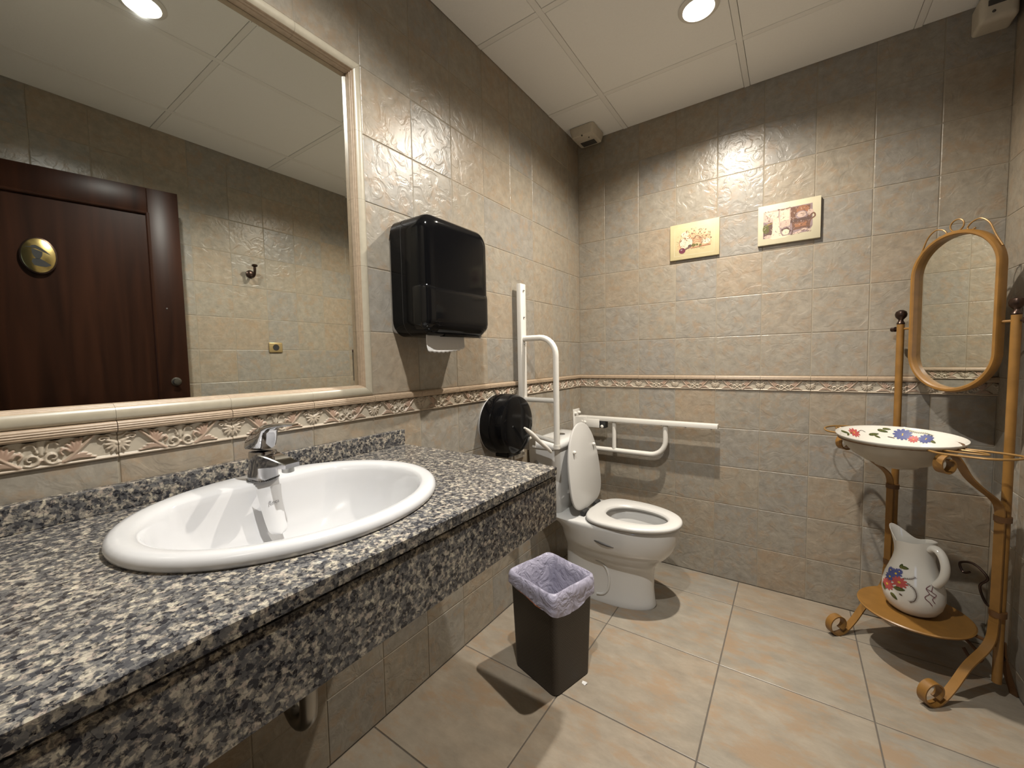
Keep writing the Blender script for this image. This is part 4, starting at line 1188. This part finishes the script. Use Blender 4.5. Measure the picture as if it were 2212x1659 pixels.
# ------------------------------------------------------------------ wrought washstand in the corner
OX, OY = 1.58, -0.21
SR = atan2(-.764, .645)
t = thing('washstand', 'honey-brown wrought iron washstand with an oval swing mirror in the corner', 'washstand', (OX, OY, 0), SR)
HS = 0.178
fr = lambda s: (lambda d, z, a: (s * HS + a, -d, z))
def scroll(cx, cz, r, a0, turns, sgn, n=26, r1=0.35):
    return [(cx + r * (1 - (1 - r1) * k / n) * cos(a0 + sgn * 2 * pi * turns * k / n), cz + r * (1 - (1 - r1) * k / n) * sin(a0 + sgn * 2 * pi * turns * k / n)) for k in range(n + 1)]
for s in (-1, 1):
    post = MB().tube([(s * HS, 0, .055), (s * HS, 0, 1.298)], .0122, 18).build('post', MT['honey'], t)
    MB().lathe([(.0125, 0), (.0135, .004), (.009, .012), (.008, .018), (.0175, .030), (.0195, .040), (.0165, .051), (.008, .0575), (.001, .0585)], 20, c=(s * HS, 0, 1.297)).build('finial', MT['bronze'], post)
    for zz in (.625, .30):
        MB().tube([(s * HS, -.010, zz - .009), (s * HS, -.010, zz + .009)], .0215, 16).build('clamp', MT['honey_dark'], post)
    # front leg and bracket in one flat bar (d forward of the post, z up)
    foot = scroll(.245, .047, .045, -pi / 2, 0.92, 1, 26, .55)
    low = catmull([(.245, .002, 0), (.215, .012, 0), (.17, .055, 0), (.115, .125, 0), (.055, .175, 0), (.030, .215, 0), (.024, .27, 0)], 6)
    path = [(p[0], p[1]) for p in reversed(foot)] + [(p.x, p.y) for p in low[1:]]
    # foot scroll runs from its curled tip to the floor, then the leg climbs to the post
    MB().bar(path, .027, .005, fr(s)).build('front_leg', MT['honey'], t, angle=30)
    MB().bar([(.0225, .26), (.0215, .40), (.0215, .62)], .026, .005, fr(s)).build('splat', MT['honey'], t, angle=30)
    upb = catmull([(.0215, .61, 0), (.024, .655, 0), (.045, .69, 0), (.105, .735, 0), (.150, .775, 0), (.185, .825, 0), (.205, .846, 0), (.225, .851, 0)], 6)
    tip = scroll(.232, .817, .035, pi / 2 - .15, .95, 1, 26, .5)
    tip = [(.225 + (.232 - .225) * 0, .851)] + [(2 * .232 - p[0] if False else p[0], p[1]) for p in scroll(.232, .817, .034, pi / 2, 1.0, -1, 26, .5)]
    MB().bar([(p.x, p.y) for p in upb] + tip[1:], .027, .005, fr(s)).build('bowl_bracket', MT['honey'], t, angle=30)
    # short rear leg
    rl = catmull([(-.012, .20, 0), (-.02, .14, 0), (-.045, .07, 0), (-.065, .02, 0), (-.07, .003, 0)], 6)
    MB().bar([(p.x, p.y) for p in rl], .022, .005, fr(s)).build('rear_leg', MT['honey_dark'], t, angle=30)
    MB().sphere((s * HS, .013, .14), .011, 12, 8).build('knob', MT['bronze'], t)
# ring carrying the bowl
def circ(cx, cy, r, z, n=48, a0=0, a1=2 * pi, loop=True):
    return [(cx + r * cos(a0 + (a1 - a0) * k / (n if loop else n - 1)), cy + r * sin(a0 + (a1 - a0) * k / (n if loop else n - 1)), z) for k in range(n)]
MB().tube(circ(0, -.203, .1665, .8615), .0055, 8, loop=True).build('bowl_ring', MT['honey_dark'], t)
# towel loops to each side
for s in (-1, 1):
    kx = 1.0 if s > 0 else .86
    lp = catmull([(s * .15, -.27, .862), (s * .205, -.285, .862), (s * kx * .30, -.25, .866), (s * kx * .325, -.19, .868), (s * kx * .30, -.135, .868), (s * .22, -.13, .864), (s * .155, -.16, .862)], 7)
    MB().tube(lp, .0036, 8).build('towel_loop', MT['wire'], t)
    lp = catmull([(s * .15, -.235, .862), (s * .21, -.225, .864), (s * .26, -.195, .866), (s * .22, -.17, .864), (s * .16, -.185, .862)], 6)
    MB().tube(lp, .003, 8).build('towel_loop', MT['wire'], t)
# lower shelf
mb = MB(); mb.lathe([(.001, -.008), (.150, -.008), (.162, -.004), (.164, .001), (.160, .004), (.150, .001), (.02, .0), (.001, .0)], 56, c=(-.012, -.095, .197))
mb.build('shelf', MT['honey'], t, angle=40)
MB().tube([(-HS, -.012, .188), (0, -.03, .182), (HS, -.012, .188)], .006, 8).build('shelf_stretcher', MT['honey_dark'], t)
MB().tube(catmull([(-.10, -.10, .186), (-.03, -.02, .17), (.05, .01, .15), (.12, .02, .10), (.09, .03, .06), (.06, .03, .09)], 6), .0055, 8).build('scroll_brace', MT['honey_dark'], t)
# scrollwork between the posts behind the jug
sp = catmull([(.178, .0, .30), (.14, .0, .31), (.12, .0, .36), (.14, .0, .40), (.10, .0, .43), (.06, .0, .415), (.07, .0, .385), (.09, .0, .395)], 7)
MB().tube(sp, .004, 8).build('back_scroll', MT['bronze'], t)
MB().tube([(-p.x, p.y, p.z) for p in sp], .004, 8).build('back_scroll', MT['bronze'], t)
# swing mirror
MC = 1.325; MHW, MHH = .140, .291
TILT = 0.0
def stad(w_, h_, n=80):
    out = []
    re = w_ * 1.04
    for j in range(n):
        a = 2 * pi * j / n; c_, s_ = cos(a), sin(a)
        # straight sides, elliptical ends
        x = w_ * c_; z = (h_ - re) * (1 if s_ >= 0 else -1) + re * s_
        out.append((x, z))
    return out
PIV = 1.278
def tl(x, y, z):
    dz = z - PIV
    return (x, y * cos(TILT) + dz * sin(TILT) + .004, PIV + dz * cos(TILT) - y * sin(TILT))
def mring(ins, y): return [tl(x, y, MC + z) for x, z in stad(MHW - ins, MHH - ins)]
mb = MB(); mb.rings([mring(0, .012), mring(-.001, .0), mring(0, -.012), mring(.004, -.017), mring(.011, -.017), mring(.015, -.013), mring(.016, .010), mring(.012, .013)], True, loop=True)
sm_ = mb.build('mirror_frame', MT['honey'], t, angle=40)
MB().rings([mring(.015, .007), mring(.016, .006)], True, False, True).build('mirror_glass', MT['mirror'], sm_, smooth=False)
MB().rings([mring(.010, .0125), mring(.012, .014)], True, False, True).build('mirror_back', MT['honey_dark'], sm_, smooth=False)
for s in (-1, 1):
    MB().tube([tl(s * (MHW - .002), 0, PIV), (s * HS, .004, PIV)], .0045, 8).build('pivot', MT['honey'], sm_)
    MB().tube([(s * HS, 0, PIV), (s * (HS + .016), 0, PIV), (s * (HS + .02), 0, PIV), (s * (HS + .034), 0, PIV), (s * (HS + .038), 0, PIV)], [.004, .004, .0105, .010, .005], 10).build('thumb_screw', MT['bronze'], t)
# wire crest
zt_ = MC + MHH - .004
def crest(p): return [tl(a, 0, zt_ + b_) for a, b_ in p]
MB().tube([Vector(q) for q in crest([(.021 * cos(2 * pi * k / 24), .024 + .021 * sin(2 * pi * k / 24)) for k in range(24)])], .0026, 8, loop=True).build('crest_wire', MT['wire'], sm_)
for s in (-1, 1):
    pts = [(s * .118, -.075), (s * .092, -.032), (s * .078, .0), (s * .062, .021), (s * .043, .020), (s * .030, .004), (s * .038, -.010), (s * .054, -.008), (s * .058, .002)]
    pts = [(s * .132, -.082), (s * .112, -.040), (s * .094, .004), (s * .070, .026), (s * .046, .022), (s * .032, .006), (s * .040, -.006), (s * .056, -.001)]
    MB().tube([Vector(q) for q in crest([(p.x, p.y) for p in catmull([(a, b_, 0) for a, b_ in pts], 6)])], .0026, 8).build('crest_wire', MT['wire'], sm_)

# ------------------------------------------------------------------ painted pottery
class Decal:
    """flat painted shapes laid on a curved surface given by fmap(a,b)->(point,normal)"""
    def __init__(s, fmap): s.f = fmap; s.mb = MB(); s.k = 0
    def poly(s, ink, pts):
        s.k += 1; off = .0006 + .00001 * s.k
        s.mb.cur = IX[ink]
        n_ = len(pts); cx = sum(p[0] for p in pts) / n_; cz = sum(p[1] for p in pts) / n_
        # two rings so the patch follows the curve
        V = []
        for q in [(cx, cz)] + [((p[0] + cx) / 2, (p[1] + cz) / 2) for p in pts] + list(pts):
            p_, n0 = s.f(*q); V.append(Vector(p_) + Vector(n0) * off)
        Fc = [(0, 1 + i, 1 + (i + 1) % n_) for i in range(n_)] + [(1 + i, 1 + n_ + i, 1 + n_ + (i + 1) % n_, 1 + (i + 1) % n_) for i in range(n_)]
        s.mb.add(V, Fc)
    def flower(s, a, b_, r, ink, n=10):
        for k in range(n):
            q = 2 * pi * k / n
            s.poly(ink, disc(a + r * .62 * cos(q), b_ + r * .62 * sin(q), r * .42, r * .2, 8, q))
        s.poly(ink, disc(a, b_, r * .55, r * .55, 10)); s.poly('yellow', disc(a, b_, r * .2, r * .2, 8))
    def leafy(s, a, b_, l, w_, ang_, ink='leaf'):
        pts = []
        for k in range(12):
            q = 2 * pi * k / 12
            x = l * .5 * (1 + cos(q)); y = w_ * .5 * sin(q) * (1 - .3 * cos(q))
            pts.append((a + x * cos(ang_) - y * sin(ang_), b_ + x * sin(ang_) + y * cos(ang_)))
        s.poly(ink, pts)
        pts2 = [(a + (p[0] - a) * .75 + .0006, b_ + (p[1] - b_) * .6 - .0004) for p in pts]
        s.poly('olive', pts2)
    def line(s, p, w_, ink):
        for q in strip(p, w_, 6): s.poly(ink, q)
    def fern(s, p, ink='stem', l=.006):
        P = catmull([(a, b_, 0) for a, b_ in p], 5)
        s.line(p, .0012, ink)
        for i in range(1, len(P) - 1):
            tg = (P[i + 1] - P[i - 1]).normalized()
            for sg_ in (-1, 1):
                s.poly(ink, [(P[i].x, P[i].y), (P[i].x + (tg.x * .6 - sg_ * tg.y) * l, P[i].y + (tg.y * .6 + sg_ * tg.x) * l), (P[i].x + tg.x * .0015, P[i].y + tg.y * .0015)])

# wash bowl
ct = Vector((OX, OY, 0)) + Vector((.645, -.764, 0)) * 0.0 + Vector((.764, .645, 0)) * (-.203)
t = thing('wash_bowl', 'white pottery wash bowl painted with red and blue flowers on the stand', 'bowl', (ct.x, ct.y, 0.8795))
BT = radians(2.4)
t.rotation_euler = (BT, 0, 0)
inner = [(.1775, -.0015), (.170, -.008), (.158, -.020), (.143, -.036), (.122, -.054), (.092, -.072), (.055, -.083), (.001, -.087)]
outer = [(.060, -.112), (.062, -.106), (.092, -.094), (.128, -.070), (.150, -.044), (.166, -.020), (.1765, -.0065), (.1795, -.002), (.1785, .0005)]
wbody = MB().lathe(outer[-3:] + inner, 72, cap=False).build('body', MT['pottery'], t, angle=60)
MB().lathe([(.001, -.108), (.052, -.108), (.054, -.112)] + outer[:-2], 72, cap=False).build('underside', simple('shaded_pottery', (.40, .355, .285), .35, noise=.1), t, angle=60)  # shade on the bowl's white outside is put into this beige colour
def bowl_map(a, b_):
    # a: arc length along the far inner wall (left to right), b: down from the rim
    rem = max(b_, 0.0)
    for i in range(len(inner) - 1):
        (r0_, z0_), (r1_, z1_) = inner[i], inner[i + 1]; l_ = math.hypot(r1_ - r0_, z1_ - z0_)
        if rem <= l_ or i == len(inner) - 2:
            f = rem / l_; break
        rem -= l_
    rr_ = r0_ + (r1_ - r0_) * f; zz = z0_ + (z1_ - z0_) * f
    th = pi / 2 - 0.10 - a / .16
    nx_, nz_ = (z1_ - z0_) / l_, -(r1_ - r0_) / l_
    return ((rr_ * cos(th), rr_ * sin(th), zz), (nx_ * cos(th), nx_ * sin(th), nz_))
d = Decal(lambda a, b_: bowl_map(a * 1.12, b_))
_fl = d.flower
d.flower = lambda a, b_, r, ink, n=10: _fl(a, b_, r * 1.3, ink, n)
d.leafy(-.185, .012, .035, .012, .5); d.leafy(-.155, .030, .02, .008, 2.8); d.flower(-.128, .030, .0165, 'red'); d.line([(-.112, .028), (-.095, .022), (-.085, .03)], .0018, 'stem')
d.leafy(-.078, .043, .034, .012, -.15); d.leafy(-.06, .046, .02, .009, .6); d.leafy(-.045, .018, .03, .013, .35); d.leafy(-.03, .012, .022, .01, .1)
d.flower(.022, .034, .0205, 'blue', 12); d.flower(.055, .050, .013, 'red'); d.flower(.088, .040, .0165, 'blue', 12); d.leafy(.105, .044, .02, .009, .3)
d.fern([(.035, .012), (.055, .018), (.08, .016), (.10, .022)], 'olive'); d.line([(-.02, .05), (.0, .054)], .003, 'stem')
d.mb.build('painted_flowers', None, t, smooth=False, mats=INKS)

# water jug on the lower shelf
JP = Vector((1.497, -0.262, 0.1985))
t = thing('water_jug', 'ivory pottery water jug painted with flowers on the washstand shelf', 'jug', JP, radians(-52))
jp = [(.050, 0), (.056, .003), (.072, .016), (.084, .040), (.089, .068), (.088, .098), (.081, .130), (.071, .160), (.062, .188), (.057, .212), (.0565, .236), (.059, .258), (.061, .275)]
def jring(r, z):
    out = []
    f = max(0, (z - .17) / .102)
    for j in range(64):
        a = 2 * pi * j / 64
        ds = abs((a - pi + pi) % (2 * pi) - pi); ds = abs(((a - pi) + pi) % (2 * pi) - pi)
        dh = min(a, 2 * pi - a)
        sp_ = math.exp(-(ds / .42) ** 2); hb = math.exp(-(dh / .8) ** 2)
        rr_ = r + f ** 1.5 * (.030 * sp_ - .006 * math.exp(-((ds - .9) / .4) ** 2))
        zz = z + f ** 2 * (.026 * sp_ - .012 * math.exp(-((ds - 1.0) / .45) ** 2) + .012 * hb)
        out.append((rr_ * cos(a), rr_ * sin(a), zz))
    return out
R = [jring(r, z) for r, z in jp] + [jring(r - .0035, z - .001) for r, z in reversed(jp[4:])]
mb = MB(); mb.rings(R, True, True, True)
mb.build('body', MT['pottery'], t, angle=70)
hd = catmull([(.055, 0, .262), (.072, 0, .272), (.092, 0, .258), (.104, 0, .228), (.104, 0, .195), (.095, 0, .166), (.080, 0, .142)], 6)
mb = MB()
mb.tube(hd, [.013 - .002 * sin(pi * i / (len(hd) - 1)) for i in range(len(hd))], 14)
mb.V = [(x, y * 1.35, z) for x, y, z in mb.V]
mb.build('handle', MT['pottery'], t, angle=60)
def jug_r(z):
    for i in range(len(jp) - 1):
        if jp[i][1] <= z <= jp[i + 1][1]:
            f = (z - jp[i][1]) / (jp[i + 1][1] - jp[i][1]); return jp[i][0] * (1 - f) + jp[i + 1][0] * f
    return .05
def jug_map(a, b_):
    th = -.95 + a / .066       # centred on the side facing the room
    r = jug_r(b_); n0 = Vector((cos(th), sin(th), -(jug_r(b_ + .004) - jug_r(b_ - .004)) / .008)).normalized()
    return ((r * cos(th), r * sin(th), b_), n0)
d = Decal(jug_map)
_fj = d.flower
d.flower = lambda a, b_, r, ink, n=10: _fj(a, b_, r * 1.15, ink, n)
d.leafy(-.030, .178, .024, .012, .1); d.leafy(-.03, .172, .018, .012, 1.4, 'leaf')
for a, b_, r_, k_ in ((-.038, .148, .016, 'blue'), (-.052, .128, .016, 'blue'), (-.058, .150, .011, 'blue'), (-.024, .124, .0175, 'red'), (-.054, .098, .018, 'red'), (-.03, .16, .009, 'blue')): d.flower(a, b_, r_, k_, 11)
d.leafy(-.034, .098, .026, .013, .25); d.leafy(-.04, .075, .024, .012, -.9); d.leafy(-.06, .072, .022, .012, 2.2)
d.fern([(-.018, .142), (0.0, .148), (.012, .158)]); d.fern([(-.008, .132), (.008, .120), (.014, .098), (.010, .076), (.002, .068)]); d.line([(-.02, .085), (-.014, .082)], .004, 'stem')
for p in ([(.045, .14), (.034, .128), (.040, .112), (.030, .098), (.040, .082), (.046, .07)], [(.052, .14), (.046, .12), (.056, .108), (.046, .095), (.052, .08)], [(.040, .112), (.052, .10)], [(.034, .128), (.046, .12)]):
    d.line(p, .0016, 'plum')
d.mb.build('painted_flowers', None, t, smooth=False, mats=INKS)
